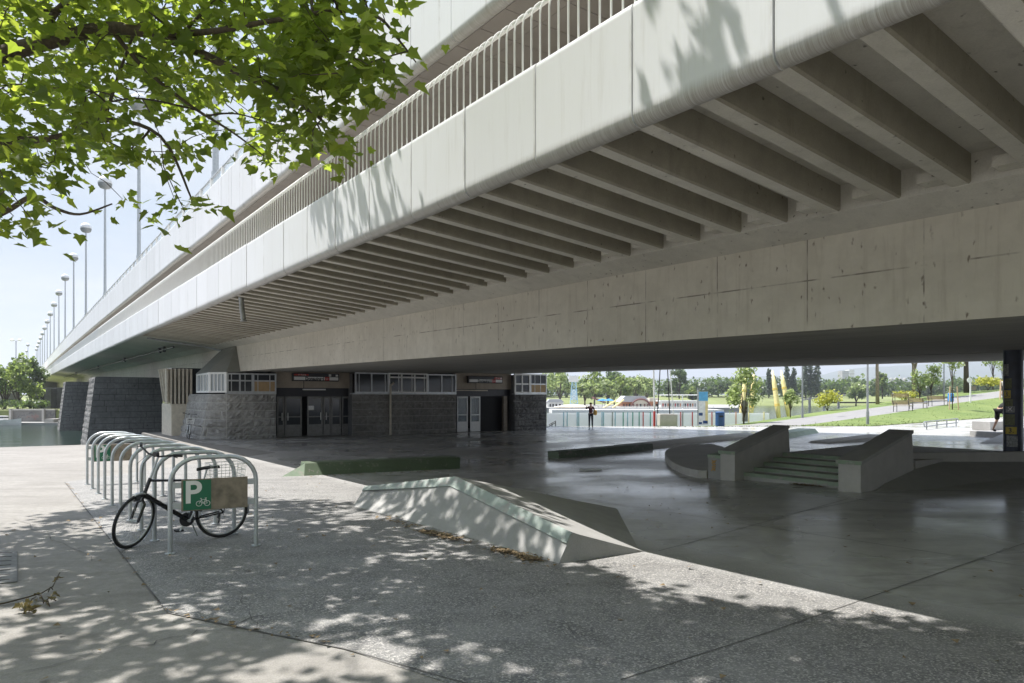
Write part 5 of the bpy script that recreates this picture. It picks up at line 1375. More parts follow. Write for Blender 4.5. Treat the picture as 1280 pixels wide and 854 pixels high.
q = MB(); q.lathe([(.03, .0), (.13, .03), (.16, .18), (.13, .34), (.05, .38)], (0, 0, 0), 14); bo = q.build('pouch', M['bagy'], bgt, smooth=True, local=True); bo.scale = (.9, .5, 1)
q = MB(); q.tube([(-.02, 0, .35), (-.12, 0, .58), (-.2, .02, .62)], .012, 6); q.build('strap', M['bagy'], bgt, local=True)
# skater bending to the right behind the column (figure faces +y, turned to look along +x)
J = stand(pel=(0, -.05, .92), wst=(0, .10, 1.08), chest=(0, .32, 1.16), sho=(0, .47, 1.14), neck=(0, .56, 1.10), head0=(0, .63, 1.06), head=(0, .69, 1.01), top=(0, .76, .97),
          shl=(-.17, .46, 1.12), ell=(-.20, .56, .84), wrl=(-.16, .66, .62), shr=(.17, .46, 1.12), elr=(.20, .56, .86), wrr=(.16, .70, .66),
          hipl=(-.09, -.06, .87), knl=(-.11, -.05, .48), anl=(-.11, -.26, .09), toel=(-.12, -.09, .04), hipr=(.09, -.02, .87), knr=(.10, .34, .60), anr=(.10, .38, .18), toer=(.10, .54, .13), face=(0, .55, -.8))
sk_ = ray(1247, 540, 28.)
fp = thing('low_platform', 'low concrete platform under the bending skater beside the column', 'platform', (sk_.x, sk_.y, G(sk_.x, sk_.y)))
q = MB(); q.box((sk_.x - .35, sk_.y - .5, G(sk_.x, sk_.y) - .1), (sk_.x + 3.2, sk_.y + 1.2, sk_.z)); q.build('platform', M['concrete_l'], fp, bevel=.02)
g = person('person in black shirt and shorts bending forward over a skateboard, half hidden by the column', (sk_.x + .12, sk_.y, sk_.z), R(-78), J, dict(hair='hair'),
           dict(shirt=(TSH, TSE, 'blk'), shorts=(SHORT, SE, 'blk'), shoe=SHOE('l'), shoe_=SHOE('r')))
for o in list(g.children):
    if o.name.startswith('shoe_'): o.name = 'shoe'
sb = thing('skateboard', 'skateboard lying at the feet of the bending skater', 'skateboard', (sk_.x + .75, sk_.y - .1, sk_.z + .003), R(20))
q = MB(); vs = []
pr = [(-.40, .05, .06, .10), (-.33, .09, .0, .085), (-.25, .10, 0, .085), (.25, .10, 0, .085), (.33, .09, 0, .085), (.40, .05, .06, .10)]
for x, wd, dz_, z in pr: vs += [(x, -wd, z + dz_ * .5), (x, wd, z + dz_ * .5), (x, wd, z + dz_ * .5 + .012), (x, -wd, z + dz_ * .5 + .012)]
q.poly(vs, [(0, 1, 2, 3), (23, 22, 21, 20)] + [(i * 4 + k, i * 4 + (k + 1) % 4, i * 4 + 4 + (k + 1) % 4, i * 4 + 4 + k) for i in range(5) for k in range(4)]); q.build('deck', M['blk'], sb, local=True)
for x in (-.22, .22):
    q = MB(); q.box((x - .03, -.06, .05), (x + .03, .06, .085)); q.build('truck', M['steel'], sb, local=True)
    for y in (-.085, .085):
        q = MB(); q.tube([(x, y - .017, .028), (x, y + .017, .028)], .027, 12); q.build('wheel', M['cream'], sb, local=True)
# walker far up the path
w_ = onbank(1254.5, 495, 72)
J = stand(knl=(-.09, .12, .52), anl=(-.09, .16, .10), toel=(-.09, .32, .05), anr=(.10, -.20, .14), toer=(.10, -.06, .04))
g = person('person in white shirt and dark shorts walking far up the path beside the column', (w_.x, w_.y, w_.z), R(160), J, dict(hair='hair'),
           dict(shirt=(TSH, TSE, 'shirt'), shorts=(SHORT, SE, 'jean'), shoe=SHOE('l'), shoe_=SHOE('r')))
for o in list(g.children):
    if o.name.startswith('shoe_'): o.name = 'shoe'
# ------------------------------------------------------------------ planting
ro7 = random.Random(5)
def crown_faces(mb, blobs, n, q, rg, shell=.55):
    """n leaf-clump quads spread through ellipsoid blobs [(centre, radii)], denser towards the surface"""
    wts = [b[1][0] * b[1][1] * b[1][2] for b in blobs]; tot = sum(wts)
    for (c, rad), wt in zip(blobs, wts):
        sub = [(Vector((rg.gauss(0, 1), rg.gauss(0, 1), rg.gauss(0, 1))).normalized(), rg.uniform(.75, 1.12)) for _ in range(9)]
        for _ in range(int(n * wt / tot)):
            d = Vector((rg.gauss(0, 1), rg.gauss(0, 1), rg.gauss(0, 1))).normalized()
            k = max(s[1] * max(0, d.dot(s[0])) ** 2 for s in sub)
            r = (rg.random() ** shell) * (.62 + .45 * k)
            p = Vector(c) + Vector((d.x * rad[0], d.y * rad[1], d.z * rad[2])) * r
            nn = (d + Vector((rg.gauss(0, .6), rg.gauss(0, .6), rg.gauss(0, .6)))).normalized(); x = nn.orthogonal().normalized()
            a = rg.random() * 6.28; y = nn.cross(x); x, y = x * math.cos(a) + y * math.sin(a), y * math.cos(a) - x * math.sin(a); s = q * rg.uniform(.6, 1.3)
            mb.face([p - x * s, p - y * s * .6 + nn * s * .15, p + x * s, p + y * s * .6 - nn * s * .1])
def mk_tree(name, label, loc, H, cr, kind, leafmat, n=900, q=.3, trunk_r=.16, clear=.3, group=None, seed=None, bark='bark'):
    rg = random.Random(seed if seed is not None else int(loc[0] * 7 + loc[1]))
    g = thing(name, label, 'tree', loc, 0, group); m = MB()
    if kind == 'poplar':
        m.tube([(0, 0, -.3), (0, 0, H * .6)], [trunk_r, trunk_r * .3], 8)
        blobs = [((rg.uniform(-.1, .1) * cr, 0, H * k), (cr * (1 - abs(k - .5) * .9), cr * (1 - abs(k - .5) * .9), H * .2)) for k in (.22, .4, .58, .76, .9)]
    else:
        top_ = H * .72; m.tube([(0, 0, -.3), (rg.uniform(-.1, .1), 0, H * clear), (rg.uniform(-.3, .3), rg.uniform(-.2, .2), top_)], [trunk_r, trunk_r * .75, trunk_r * .2], 8)
        blobs = []
        for k in range(7):
            a = k * 2.4 + rg.random(); e = rg.uniform(.3, .75); rr = cr * rg.uniform(.35, .7)
            z = H * (clear + (1 - clear) * rg.uniform(.25, .85)); c = (math.cos(a) * rr, math.sin(a) * rr, z)
            blobs.append((c, (cr * rg.uniform(.36, .55), cr * rg.uniform(.36, .55), H * (1 - clear) * rg.uniform(.16, .27))))
            m.tube([(0, 0, H * clear * rg.uniform(.8, 1.2)), (c[0] * .5, c[1] * .5, (H * clear + z) / 2 + .1 * H), c], [trunk_r * .45, trunk_r * .25, trunk_r * .08], 6)
        blobs.append(((0, 0, H * .80), (cr * .5, cr * .5, H * .2)))
    m.build('trunk', M[bark], g, smooth='all', local=True)
    c = MB(); crown_faces(c, blobs, n, q, rg); c.build('crown', M[leafmat], g, local=True)
    return g
def mk_bush(label, loc, r, h, leafmat, n=420, q=.12, seed=1):
    rg = random.Random(seed); g = thing('bush', label, 'bush', loc); m = MB()
    for k in range(6):
        a = k * 1.05; m.tube([(0, 0, -.1), (math.cos(a) * r * .3, math.sin(a) * r * .3, h * .5), (math.cos(a) * r * .6, math.sin(a) * r * .6, h * .85)], [.03, .02, .008], 5)
    m.build('stems', M['bark'], g, local=True)
    c = MB(); crown_faces(c, [((math.cos(k * 1.3) * r * .4, math.sin(k * 1.3) * r * .4, h * rg.uniform(.45, .65)), (r * .6, r * .6, h * .38)) for k in range(5)], n, q, rg); c.build('crown', M[leafmat], g, local=True)
# trees on the lawn beside the path
b = onbank(1097, 505.5, 70); mk_tree('path_tree', 'two-forked slender plane tree by the path just right of the nearer lamp post', b, 11.5, 3.4, 'b', 'leaf_m', 1500, .22, .20, .34, bark='bark_l', seed=3)
b = onbank(1142.5, 499, 78); mk_tree('path_tree', 'plane tree by the path behind the park benches, with low leafy crown', b, 9.0, 3.8, 'b', 'leaf_m', 1700, .22, .22, .36, bark='bark_l', seed=4)
b = onbank(1208, 491, 86); mk_tree('path_tree', 'thick-trunked tree with round sign in front, beyond the staked sapling', b, 11.5, 4.6, 'b', 'leaf_m', 1500, .25, .32, .44, bark='bark', seed=8)
b = onbank(1241, 485.5, 90); mk_tree('young_tree', 'thin young tree on the crest of the bank left of the sticker column', b, 5.2, 1.3, 'b', 'leaf_m', 500, .14, .08, .35, seed=6)
b = onbank(1164, 497, 76); mk_tree('young_tree', 'loose yellow-green young tree behind the farthest park bench', b, 4.0, 1.4, 'b', 'leaf_p', 600, .15, .07, .2, seed=12)
b = onbank(1150, 500, 80); mk_tree('young_tree', 'small pale shrubby tree between the low-crowned plane tree and the yellow-green one', b, 3.2, 1.0, 'b', 'leaf_p', 400, .14, .06, .15, seed=13)
b = onbank(930, 530, 50); mk_tree('young_tree', 'feathery pale young tree standing among the yellow masts', b, 4.6, 1.45, 'b', 'leaf_p', 1100, .13, .07, .12, seed=7)
b = onbank(988, 522, 53); mk_tree('young_tree', 'small bright green sapling at the foot of the right-hand yellow mast', b, 2.4, .75, 'b', 'leaf_p', 420, .11, .05, .2, seed=9)
def staked(px, py, label, Y, H=4.6):
    b = onbank(px, py, Y); g = mk_tree('staked_tree', label, b, H, .8, 'b', 'leaf_p', 160, .16, .045, .5, seed=int(px))
    for dx, dy in ((-.38, -.2), (.38, -.2), (0, .4)):
        c = MB(); c.tube([(dx, dy, -.05), (dx * .75, dy * .75, 1.9)], .045, 8); c.build('stake', M['stake'], g, local=True)
    return b
staked(1190.5, 512, 'sparse sapling tied between pale timber stakes on the lawn', 60)
staked(1253.5, 499.5, 'second staked sapling half hidden by the column, by the walker in white', 72, 4.2)
mk_bush('bright yellow bush on the bank between the two lamp posts', onbank(1034, 513, 64), 1.35, 2.0, 'leaf_y', 620, .14, 2)
mk_bush('yellow flowering bush on the crest near the thin young tree', onbank(1235, 487, 89), 2.0, 1.9, 'leaf_y', 600, .18, 3)
mk_bush('low yellowish bush behind the park benches', onbank(1132, 500.5, 78), 1.5, 1.3, 'leaf_y', 420, .15, 4)

# street furniture on the lawn
def lamp_post(px, py, Y, H, label):
    b = onbank(px, py, Y); g = thing('lamp_post', label, 'lamp post', b)
    c = MB(); c.tube([(0, 0, -.1), (0, 0, .8)], .09, 10); c.tube([(0, 0, .8), (0, 0, H)], [.065, .05], 10); c.build('pole', M['steel'], g, smooth=True, local=True)
    c = MB(); c.lathe([(.05, H), (.3, H + .05), (.34, H + .16), (.1, H + .24)], n=16); c.build('lamp_head', M['steel'], g, smooth=True, local=True)
lamp_post(1003, 522.5, 56, 6., 'slim grey lamp post by the path nearest the yellow masts')
lamp_post(1084.5, 530.5, 44, 6., 'grey lamp post on the lawn edge, the nearer and thicker one')
lamp_post(1180, 497.5, 78, 6., 'grey lamp post beyond the path left of the staked sapling')
def bench(px0, px1, py, label, Y):
    a, b = onbank(px0, py, Y), onbank(px1, py - 1.5, Y); d = b - a; L = max(1.5, min(2.1, Vector((d.x, d.y)).length)); an = math.atan2(d.y, d.x) * .3
    g = thing('park_bench', label, 'bench', (a + b) / 2, an, 'benches beside the path')
    for x in (-L / 2 + .1, L / 2 - .1):
        c = MB(); c.tube([(x, -.22, -.05), (x, -.22, .42), (x, .2, .42), (x, .28, .84)], .025, 8); c.tube([(x, .2, .42), (x, .2, -.05)], .025, 8); c.tube([(x, -.22, .42), (x, -.2, .66), (x, .24, .66)], .02, 8); c.build('leg', M['steel_d'], g, local=True)
    c = MB()
    for y in (-.2, -.09, .02, .13): c.box((-L / 2, y - .045, .43), (L / 2, y + .045, .465))
    c.build('seat', M['wood'], g, local=True)
    c = MB()
    for z in (.58, .70, .82): c.box((-L / 2, .235 + (z - .58) * .2, z - .05), (L / 2, .265 + (z - .58) * .2, z + .05))
    c.build('backrest', M['wood'], g, local=True)
bench(1119, 1138, 515, 'wooden park bench on the lawn, nearest of those by the path', 54)
bench(1141, 1154, 511.5, 'wooden park bench just behind the nearest one', 58)
bench(1164, 1181, 508, 'wooden park bench nearest the staked sapling and its blue bin', 60)
bench(1117, 1137, 503, 'wooden bench across the path, mostly hidden behind the nearest bench', 72)
def bin_(px, py, Y, w_, h, label, mat, post=False):
    b = onbank(px, py, Y); g = thing('litter_bin', label, 'bin', b); z0 = .45 if post else .02
    c = MB(); c.lathe([(w_ * .42, z0), (w_ * .5, z0 + .04), (w_ * .5, h - .1), (w_ * .47, h - .08)], n=20); c.build('bin_body', M[mat], g, smooth=True, local=True)
    c = MB(); c.lathe([(w_ * .52, h - .09), (w_ * .52, h - .03), (w_ * .4, h + .02), (w_ * .1, h + .03)], n=20); c.build('lid', M[mat], g, smooth=True, local=True)
    c = MB(); c.cbox((0, -w_ * .5, h - .3), (w_ * .45, .02, .12)); c.build('slot', M['black'], g, local=True)
    if post: c = MB(); c.tube([(0, w_ * .55, -.05), (0, w_ * .55, h)], .035, 8); c.build('post', M['steel'], g, local=True)
bin_(900, 533.2, 48, .62, 1.0, 'dark blue litter bin standing at the plaza edge right of the banner', 'blue')
bin_(1188.5, 509, 61, .45, 1.15, 'bright blue litter bin on a post between the timber stakes', 'blue_b', True)
b = onbank(1213, 503.5, 66); g = thing('sign_post', 'white post with round white sign and small brown board beside the path', 'sign', b)
c = MB(); c.tube([(0, 0, -.1), (0, 0, 1.95)], .06, 10); c.build('post', M['white'], g, local=True)
c = MB(); c.lathe([(.24, -.02), (.24, .02)], (-.1, -.05, 2.05), 24, Matrix.Rotation(R(90), 4, 'X')); c.build('round_sign', M['white'], g, local=True)
c = MB(); c.box((.05, -.1, 1.15), (.45, -.06, 1.5)); c.build('brown_board', M['board'], g, local=True)
b = onbank(931, 527, 50); g = thing('meter_pillar', 'pale grey pillar with a dark round opening beside the feathery young tree', 'pillar', b)
c = MB(); c.box((-.17, -.17, 0), (.17, .17, 1.55)); c.build('pillar', M['concrete_l'], g, local=True, bevel=.02)
c = MB(); c.lathe([(.10, -.01), (.10, .01)], (0, -.175, .72), 16, Matrix.Rotation(R(90), 4, 'X')); c.build('opening', M['black'], g, local=True)
c = MB(); c.sphere((0, -.2, 1.0), .09, 8); c.build('knob', M['black'], g, local=True)

# things along the plaza edge
def at(px, py, Y): p = ray(px, py, Y); return Vector((p.x, p.y, G(p.x, p.y)))
b = at(834, 533, 48.5); g = thing('concrete_planter', 'grey square concrete planter box at the plaza edge between the white poles', 'planter', b)
c = MB(); c.box((-.62, -.5, -.02), (.62, .5, .82)); c.build('box', M['concrete'], g, local=True, bevel=.03)
c = MB(); c.box((-.52, -.4, .823), (.52, .4, .83)); c.build('soil', M['bark'], g, local=True)
M['ban_b'] = plain('banner blue', (.12, .42, .68), .5); M['ban_w'] = plain('banner white', (.8, .82, .8), .5)
b = at(879, 533, 48.2); g = thing('banner_board', 'tall narrow blue, white and yellow banner board at the plaza edge', 'banner', b)
c = MB(); c.box((-.33, -.04, 0), (.33, .04, 2.35)); c.build('board', M['ban_w'], g, local=True)
c = MB(); c.box((-.32, -.047, 1.7), (.32, -.041, 2.34)); c.build('blue_panel', M['ban_b'], g, local=True)
c = MB(); c.box((.14, -.047, .1), (.32, -.041, 1.68)); c.build('yellow_panel', M['yellow_p'], g, local=True)
c = MB(); c.box((-.32, -.047, .66), (-.05, -.041, .86)); c.box((-.32, -.047, .05), (-.1, -.041, .2)); c.box((-.02, -.048, .1), (.3, -.0415, .3)); c.build('dark_lettering', M['blue'], g, local=True)
c = MB(); c.tube([(-.38, 0, -.05), (-.38, 0, 2.6)], .04, 8); c.build('post', M['steel'], g, local=True)
for px, lab, mt, lean, H in ((818, 'thick white pole with red foot at the plaza edge left of the planter', 'white', -.1, 6.5), (821, 'thin dark pole close behind the thick white pole', 'steel_d', .35, 6.), (838, 'dark pole rising behind the planter', 'steel_d', -.3, 6.), (843, 'thin white leaning pole right of the planter', 'white_metal', -.5, 6.2)):
    b = at(px, 533, 49.6 + (px % 3) * .3); g = thing('pole', lab, 'pole', b)
    c = MB(); c.tube([(0, 0, 1.0 if px == 818 else -.1), (lean, 0, H)], [.075 if px == 818 else .045, .05 if px == 818 else .03], 8); c.build('shaft', M[mt], g, smooth=True, local=True)
    if px == 818: c = MB(); c.tube([(0, 0, -.1), (0, 0, 1.)], .085, 8); c.build('red_foot', M['red'], g, local=True)
# fence of coloured posts and white netting down at the water's edge
FY = 56.; fz = ray(690, 541, FY).z
fg = thing('netting_fence', 'low fence of coloured posts with white netting below the plaza edge', 'fence', ray(800, 541, FY))
c = MB(); c.box((ray(684, 0, FY).x, FY + .05, fz), (ray(962, 0, FY).x, FY + .09, ray(800, 516.5, FY).z)); c.build('netting', M['netting'], fg)
for px, mt in ((704.6, 'blue_p'), (709, 'blue_p'), (721.5, 'blue_p'), (723.5, 'blue_p'), (737, 'blue_p'), (752.5, 'blue_p'), (754.5, 'blue_p'), (765.4, 'steel'), (769, 'blue_p'), (779, 'teal'), (784.5, 'blue_p'), (791, 'teal'), (799, 'teal'), (804, 'red'), (813, 'teal'), (851, 'red'), (853.5, 'steel'), (865.5, 'red'), (890, 'red'), (905, 'red'), (920, 'orange'), (936, 'yellow_p'), (955, 'yellow_p')):
    p = ray(px, 541, FY); c = MB(); c.tube([p, Vector((p.x, p.y, ray(px, 515, FY).z))], .045, 8); c.build('post', M[mt], fg)
# steel stair railing by the station corner
sr = thing('stair_rail', 'small steel stair railing just right of the station corner', 'railing', ray(690, 534, 53))
c = MB(); c.tube([ray(686, 533, 53), ray(694.5, 528.5, 53)], .03, 6); c.tube([ray(686, 531, 53), ray(694.5, 526.5, 53)], .03, 6); c.tube([ray(694.5, 536, 53), ray(694.5, 526, 53)], .03, 6); c.tube([ray(690, 536, 53), ray(690, 529, 53)], .03, 6); c.build('rail', M['steel_d'], sr)
# four tall yellow masts
for x0, y0, x1, y1, lab in ((925.5, 527, 932.5, 464, 'yellow mast half hidden in the feathery young tree'), (938, 525, 942.2, 465, 'upright tapering yellow mast just right of the feathery young tree'), (974, 523, 965.5, 463, 'tall pale yellow mast leaning left, the thickest of the four'), (986.5, 519, 976.5, 463, 'yellow mast leaning left above the bright green sapling')):
    Yq = 66; g = thing('yellow_mast', lab, 'mast', ray(x0, y0 + 3, Yq)); a, b = ray(x0, y0 + 3, Yq), ray(x1, y1, Yq + 1)
    c = MB(); c.tube([a, a.lerp(b, .3), a.lerp(b, .75), b], [.19, .24, .20, .05], 10); c.build('spar', M['yellow_p'], g, smooth='all')
    for f0, f1, rd in ((.28, .33, .25), (.60, .64, .235)): c = MB(); c.tube([a.lerp(b, f0), a.lerp(b, f1)], rd, 10); c.build('band', M['yellow'], g)

# ------------------------------------------------------------------ the far shores
def land_rows(name, rows, mat, x0, x1):
    m = MB(); K = 60
    def P(i, r): 
        x = x0 + (x1 - x0) * i / K; Y, z = r; return Vector((x, Y + 6 * noise.noise(Vector((x * .012, Y * .003, 0))), z + .8 * noise.noise(Vector((x * .03, Y * .05, 2))) * (z > WZ + .5)))
    for a, b in zip(rows[:-1], rows[1:]):
        for i in range(K): m.face([P(i, a), P(i + 1, a), P(i + 1, b), P(i, b)])
    return tag(m.build(name, mat, smooth='all'), kind='structure')
land_rows('far_bank', [(296, WZ - 1.5), (300, WZ + .4), (306, WZ + 1.6), (340, ZC - .8), (420, ZC + .2), (1600, ZC + 2.)], M['meadow'], -900, 1500)
wd = MB(); rw7 = random.Random(8)
for k in range(520):
    x = rw7.uniform(-40, 330); Y = rw7.uniform(352, 384); px = CX + F * x / Y
    hgt = 10. + 3.0 * noise.noise(Vector((x * .03, 0, 0))) + rw7.uniform(-1.2, 1.6)
    crown_faces(wd, [((x, Y, ZC - .8 + hgt * .5), (rw7.uniform(2.5, 4.2), 3., hgt * .55))], 46, 1.05, rw7)
tag(wd.build('woods', M['leaf_d']), kind='stuff')
def ft(px, py, H, cr, kind, mat, label, Y=320, n=700, q=.55, name='tree', seed=None, group=None):
    b = ray(px, py, Y); b.z = max(WZ + .3, b.z) if Y < 290 else ZC - 1.
    return mk_tree(name, label, b, H, cr, kind, mat, n, q, .3, .18, group, seed)
for i, (px, H, cr, lab) in enumerate(((961, 14, 1.7, 'single slim poplar between the two pairs of yellow masts'), (984, 15.5, 2.1, 'tall poplar left of the slim lamp post on the far bank'), (992, 14, 1.9, 'shorter poplar touching the tall one left of the slim lamp post'), (1007, 17, 2.4, 'dark poplar right behind the slim lamp post'), (1014, 16, 2.4, 'middle poplar of the dark clump right of the slim lamp post'), (1021, 16.5, 2.5, 'last poplar of the dark clump, at its open right end'))):
    ft(px, 497, H, cr, 'poplar', 'leaf_b', lab, 335, 700, .6, 'poplar', i, 'poplars on the far bank')
for i, (px, H, cr, mat, lab, Y) in enumerate(((700, 14.5, 6.2, 'leaf_p', 'large pale tree at the left end of the far promenade, nearest the station', 228), (743, 14., 5.6, 'leaf_m', 'large green tree behind the blue and white tower', 236), (731, 8., 3.6, 'leaf_p', 'low light green tree at the foot of the blue and white tower', 222), (768, 13.5, 4.2, 'leaf_d', 'dark pointed tree rising above its pale neighbours near the yellow beams', 250), (776, 10.5, 4.6, 'leaf_m', 'bright green rounded tree left of the white rooftop building', 232), (760, 9., 4., 'leaf_p', 'pale yellowish tree above the two yellow beams', 226), (795, 10., 4.8, 'leaf_p', 'dusty pale tree above the grey roofed hall', 240), (808, 11.5, 5., 'leaf_p', 'pale rounded tree directly left of the thick white pole', 255), (849, 13.5, 4.6, 'leaf_d', 'dark domed tree above the white crossbar', 290), (866, 8., 3.5, 'leaf_m', 'green tree behind the banner board', 285), (1070, 9., 4.2, 'leaf_p', 'pale tree on the near shore left of the nearer lamp post', 250), (1103, 11., 2.6, 'leaf_m', 'narrow green tree behind the two-forked plane tree', 300))):
    ft(px, 508, H, cr, 'b', mat, lab, Y, 800, .6, 'shore_tree', 40 + i)
# promenade with its buildings
pr = MB(); pr.prism([(ray(660, 0, 190).x, 190, WZ - 1), (ray(925, 0, 190).x, 190, WZ - 1), (ray(935, 0, 260).x, 262, WZ - 1), (ray(650, 0, 260).x, 262, WZ - 1)], (0, 0, 1.9))
tag(pr.build('promenade', M['concrete_l']), kind='structure'); PZ = WZ + .9
def pxb(m, x0, x1, y0, y1, Y, d): m.box((ray(x0, 0, Y).x, Y, ray(0, y1, Y).z), (ray(x1, 0, Y).x, Y + d, ray(0, y0, Y).z))
def pbase(px, Y, z=None): p = ray(px, 500, Y); return Vector((p.x, Y, PZ if z is None else z))
g = thing('low_pavilion', 'white low pavilion with dark windows at the left end of the promenade', 'pavilion', pbase(695, 206))
c = MB(); pxb(c, 684, 704, 503, 512.6, 206, 6); c.build('wall', M['white'], g)
c = MB(); c.prism([ray(683, 503, 205.5), ray(705.5, 503, 205.5), ray(701, 499, 205.5), ray(687, 499, 205.5)], (0, 7, 0)); c.build('roof', M['roof_g'], g)
for x in (687, 690.5, 694.5, 699): c = MB(); pxb(c, x, x + 1.8, 505, 509.5, 205.9, .06); c.build('window', M['dark_in'], g)
g = thing('lookout_tower', 'pale blue and white tapering lattice tower topped by a white board', 'tower', pbase(717.5, 196))
for sx, sy in ((-1, 0), (1, 0), (-1, 2), (1, 2)):
    c = MB(); a = ray(717.5 + sx * 5.2, 511, 196 + sy); b = ray(717.5 + sx * 1.6, 469, 196 + sy * .6); c.tube([a, b], .14, 6); c.build('leg', M['blue_p'], g)
c = MB()
for k in range(7):
    f = k / 7; w0 = 5.2 - 3.6 * f; w1 = 5.2 - 3.6 * (f + .14); y0, y1 = 511 - 42 * f, 511 - 42 * (f + .14)
    c.tube([ray(717.5 - w0, y0, 196), ray(717.5 + w1, y1, 196)], .07, 5); c.tube([ray(717.5 + w0, y0, 196), ray(717.5 - w1, y1, 196)], .07, 5); c.tube([ray(717.5 - w0, y0, 196), ray(717.5 + w0, y0, 196)], .08, 5)
c.build('bracing', M['blue_p'], g)
c = MB(); pxb(c, 714, 721.5, 487, 500, 196.4, 1.2); c.build('cabin', M['ban_w'], g)
c = MB(); pxb(c, 711, 723, 469.5, 477.5, 195.6, .3); c.build('board', M['white'], g)
g = thing('giant_parasol', 'wide flat cream parasol roof spread in front of the lattice tower', 'parasol', pbase(716, 192))
c = MB(); p = ray(716, 510, 192); c.tube([Vector((p.x, 192, PZ)), Vector((p.x, 192, ray(0, 505.5, 192).z))], .15, 8); c.build('pole', M['white'], g)
c = MB(); c.lathe([(5.4, ray(0, 509, 192).z), (4.8, ray(0, 508, 192).z), (1.2, ray(0, 505.6, 192).z), (.05, ray(0, 505.2, 192).z)], (p.x, 192, 0), 20); c.build('canopy', M['cream'], g)
g = thing('striped_awning', 'sloping dark red striped awning between the trees on the promenade', 'awning', pbase(750, 205))
c = MB(); c.prism([ray(742, 496, 204), ray(757.5, 502.5, 204), ray(757, 504, 204), ray(742.5, 498.3, 204)], (0, 5, 0)); c.build('roof', M['roof_r'], g)
c = MB(); c.prism([ray(745, 497.9, 203.9), ray(756, 502.7, 203.9), ray(756, 503.1, 203.9), ray(745, 498.4, 203.9)], (0, -.05, 0)); c.build('stripe', M['cream'], g)
for x, y in ((744, 499), (756, 504)): c = MB(); q = ray(x, y, 204.2); c.tube([Vector((q.x, 204.2, PZ)), q], .08, 6); c.build('post', M['steel'], g)
for x0, y0, x1, y1, lab in ((750.5, 512.5, 769.5, 501, 'left of the two slanting yellow beams on the promenade'), (765.5, 510.5, 779.5, 500, 'right of the two slanting yellow beams, touching the orange arcade')):
    g = thing('slanting_beam', lab, 'beam', pbase(x0, 194)); c = MB(); c.tube([ray(x0, y0, 194), ray(x1, y1, 198)], [.32, .22], 8); c.build('beam', M['yellow_p'], g, smooth='all')
    c = MB(); q = ray(x0, y0, 194); c.tube([Vector((q.x, 194, PZ)), q], .2, 8); c.build('foot', M['white'], g)
for px, lab in ((753, 'left blue parasol on the promenade under the awning'), (761, 'right blue parasol on the promenade, near the yellow beams')):
    g = thing('blue_parasol', lab, 'parasol', pbase(px, 200)); q = pbase(px, 200)
    c = MB(); c.tube([(0, 0, 0), (0, 0, 2.3)], .05, 6); c.build('pole', M['steel'], g, local=True)
    c = MB(); c.lathe([(1.6, 1.9), (1.0, 2.2), (.05, 2.5)], n=12); c.build('canopy', M['blue_b'], g, local=True)
g = thing('arcade_hall', 'orange arcaded hall with grey roof and a round arched gable', 'building', pbase(800, 206))
c = MB(); pxb(c, 777, 825, 502, 511.5, 206, 8); c.build('wall', M['orange'], g)
c = MB(); c.prism([ray(774, 502.5, 205), ray(812, 502.5, 205), ray(806, 495, 205), ray(782, 495, 205)], (0, 9, 0)); c.build('roof', M['roof_g'], g)
ar = [ray(801 + 12.5 * math.cos(R(a)), 511 - 12 * math.sin(R(a)), 204.8) for a in range(0, 181, 15)]
c = MB(); c.prism(ar, (0, 4, 0)); c.build('arched_gable', M['cream'], g)
ar = [ray(801 + 12.5 * math.cos(R(a)), 511 - 12 * math.sin(R(a)), 204.6) for a in range(0, 181, 10)]; c = MB(); c.tube(ar, .22, 6); c.build('arch_trim', M['roof_r'], g)
for x in (779, 782.5, 786, 791, 795.5, 800, 805, 809, 816, 820): c = MB(); pxb(c, x, x + 1.7, 505, 511, 204.5 if 788 < x < 813 else 205.9, .06); c.build('window', M['roof_r'] if x % 2 else M['dark_in'], g)
c = MB(); pxb(c, 812, 824, 497.5, 502, 205.4, 6); c.build('side_wing', M['cream'], g)
g = thing('long_kiosk', 'long white kiosk row with red trim behind the planter and banner', 'kiosk', pbase(853, 200))
c = MB(); pxb(c, 826, 872, 502, 511, 200, 4); c.build('wall', M['ban_w'], g); c = MB(); pxb(c, 825, 873, 500.6, 502, 199, 6); c.build('roof', M['white'], g)
for i in range(14): c = MB(); pxb(c, 828 + i * 3.1, 829.6 + i * 3.1, 504.5, 509.5, 199.9, .06); c.build('window', M[('red', 'steel_d', 'orange', 'steel', 'dark_in')[i % 5]], g)
g = thing('bathing_pontoon', 'long low white bathing pontoon on the water in front of the promenade', 'pontoon', Vector((ray(820, 0, 168).x, 168, WZ)))
c = MB(); pxb(c, 690, 905, 512.5, 517.2, 166, 14); c.build('deck', M['white'], g)
for x in range(700, 900, 16): c = MB(); q = ray(x, 512.6, 166.5); c.tube([q, q + Vector((0, 0, .9))], .05, 5); c.build('post', M['steel'], g)
c = MB(); c.tube([ray(692, 508.0, 166.5), ray(900, 508.0, 166.5)], .04, 5); c.build('rail', M['white_metal'], g)
g = thing('crossbar', 'thin white crossbar carried on posts above the kiosk row', 'frame', pbase(847, 186))
c = MB(); c.tube([ray(822, 494, 186), ray(872.5, 494, 186)], .14, 6); c.build('bar', M['white'], g)
for x in (823, 853, 872): c = MB(); q = ray(x, 494, 186); c.tube([Vector((q.x, q.y, WZ - .3)), Vector((q.x, q.y, ray(0, 488 if x == 872 else 494, 186).z))], .12, 6); c.build('post', M['white'], g)
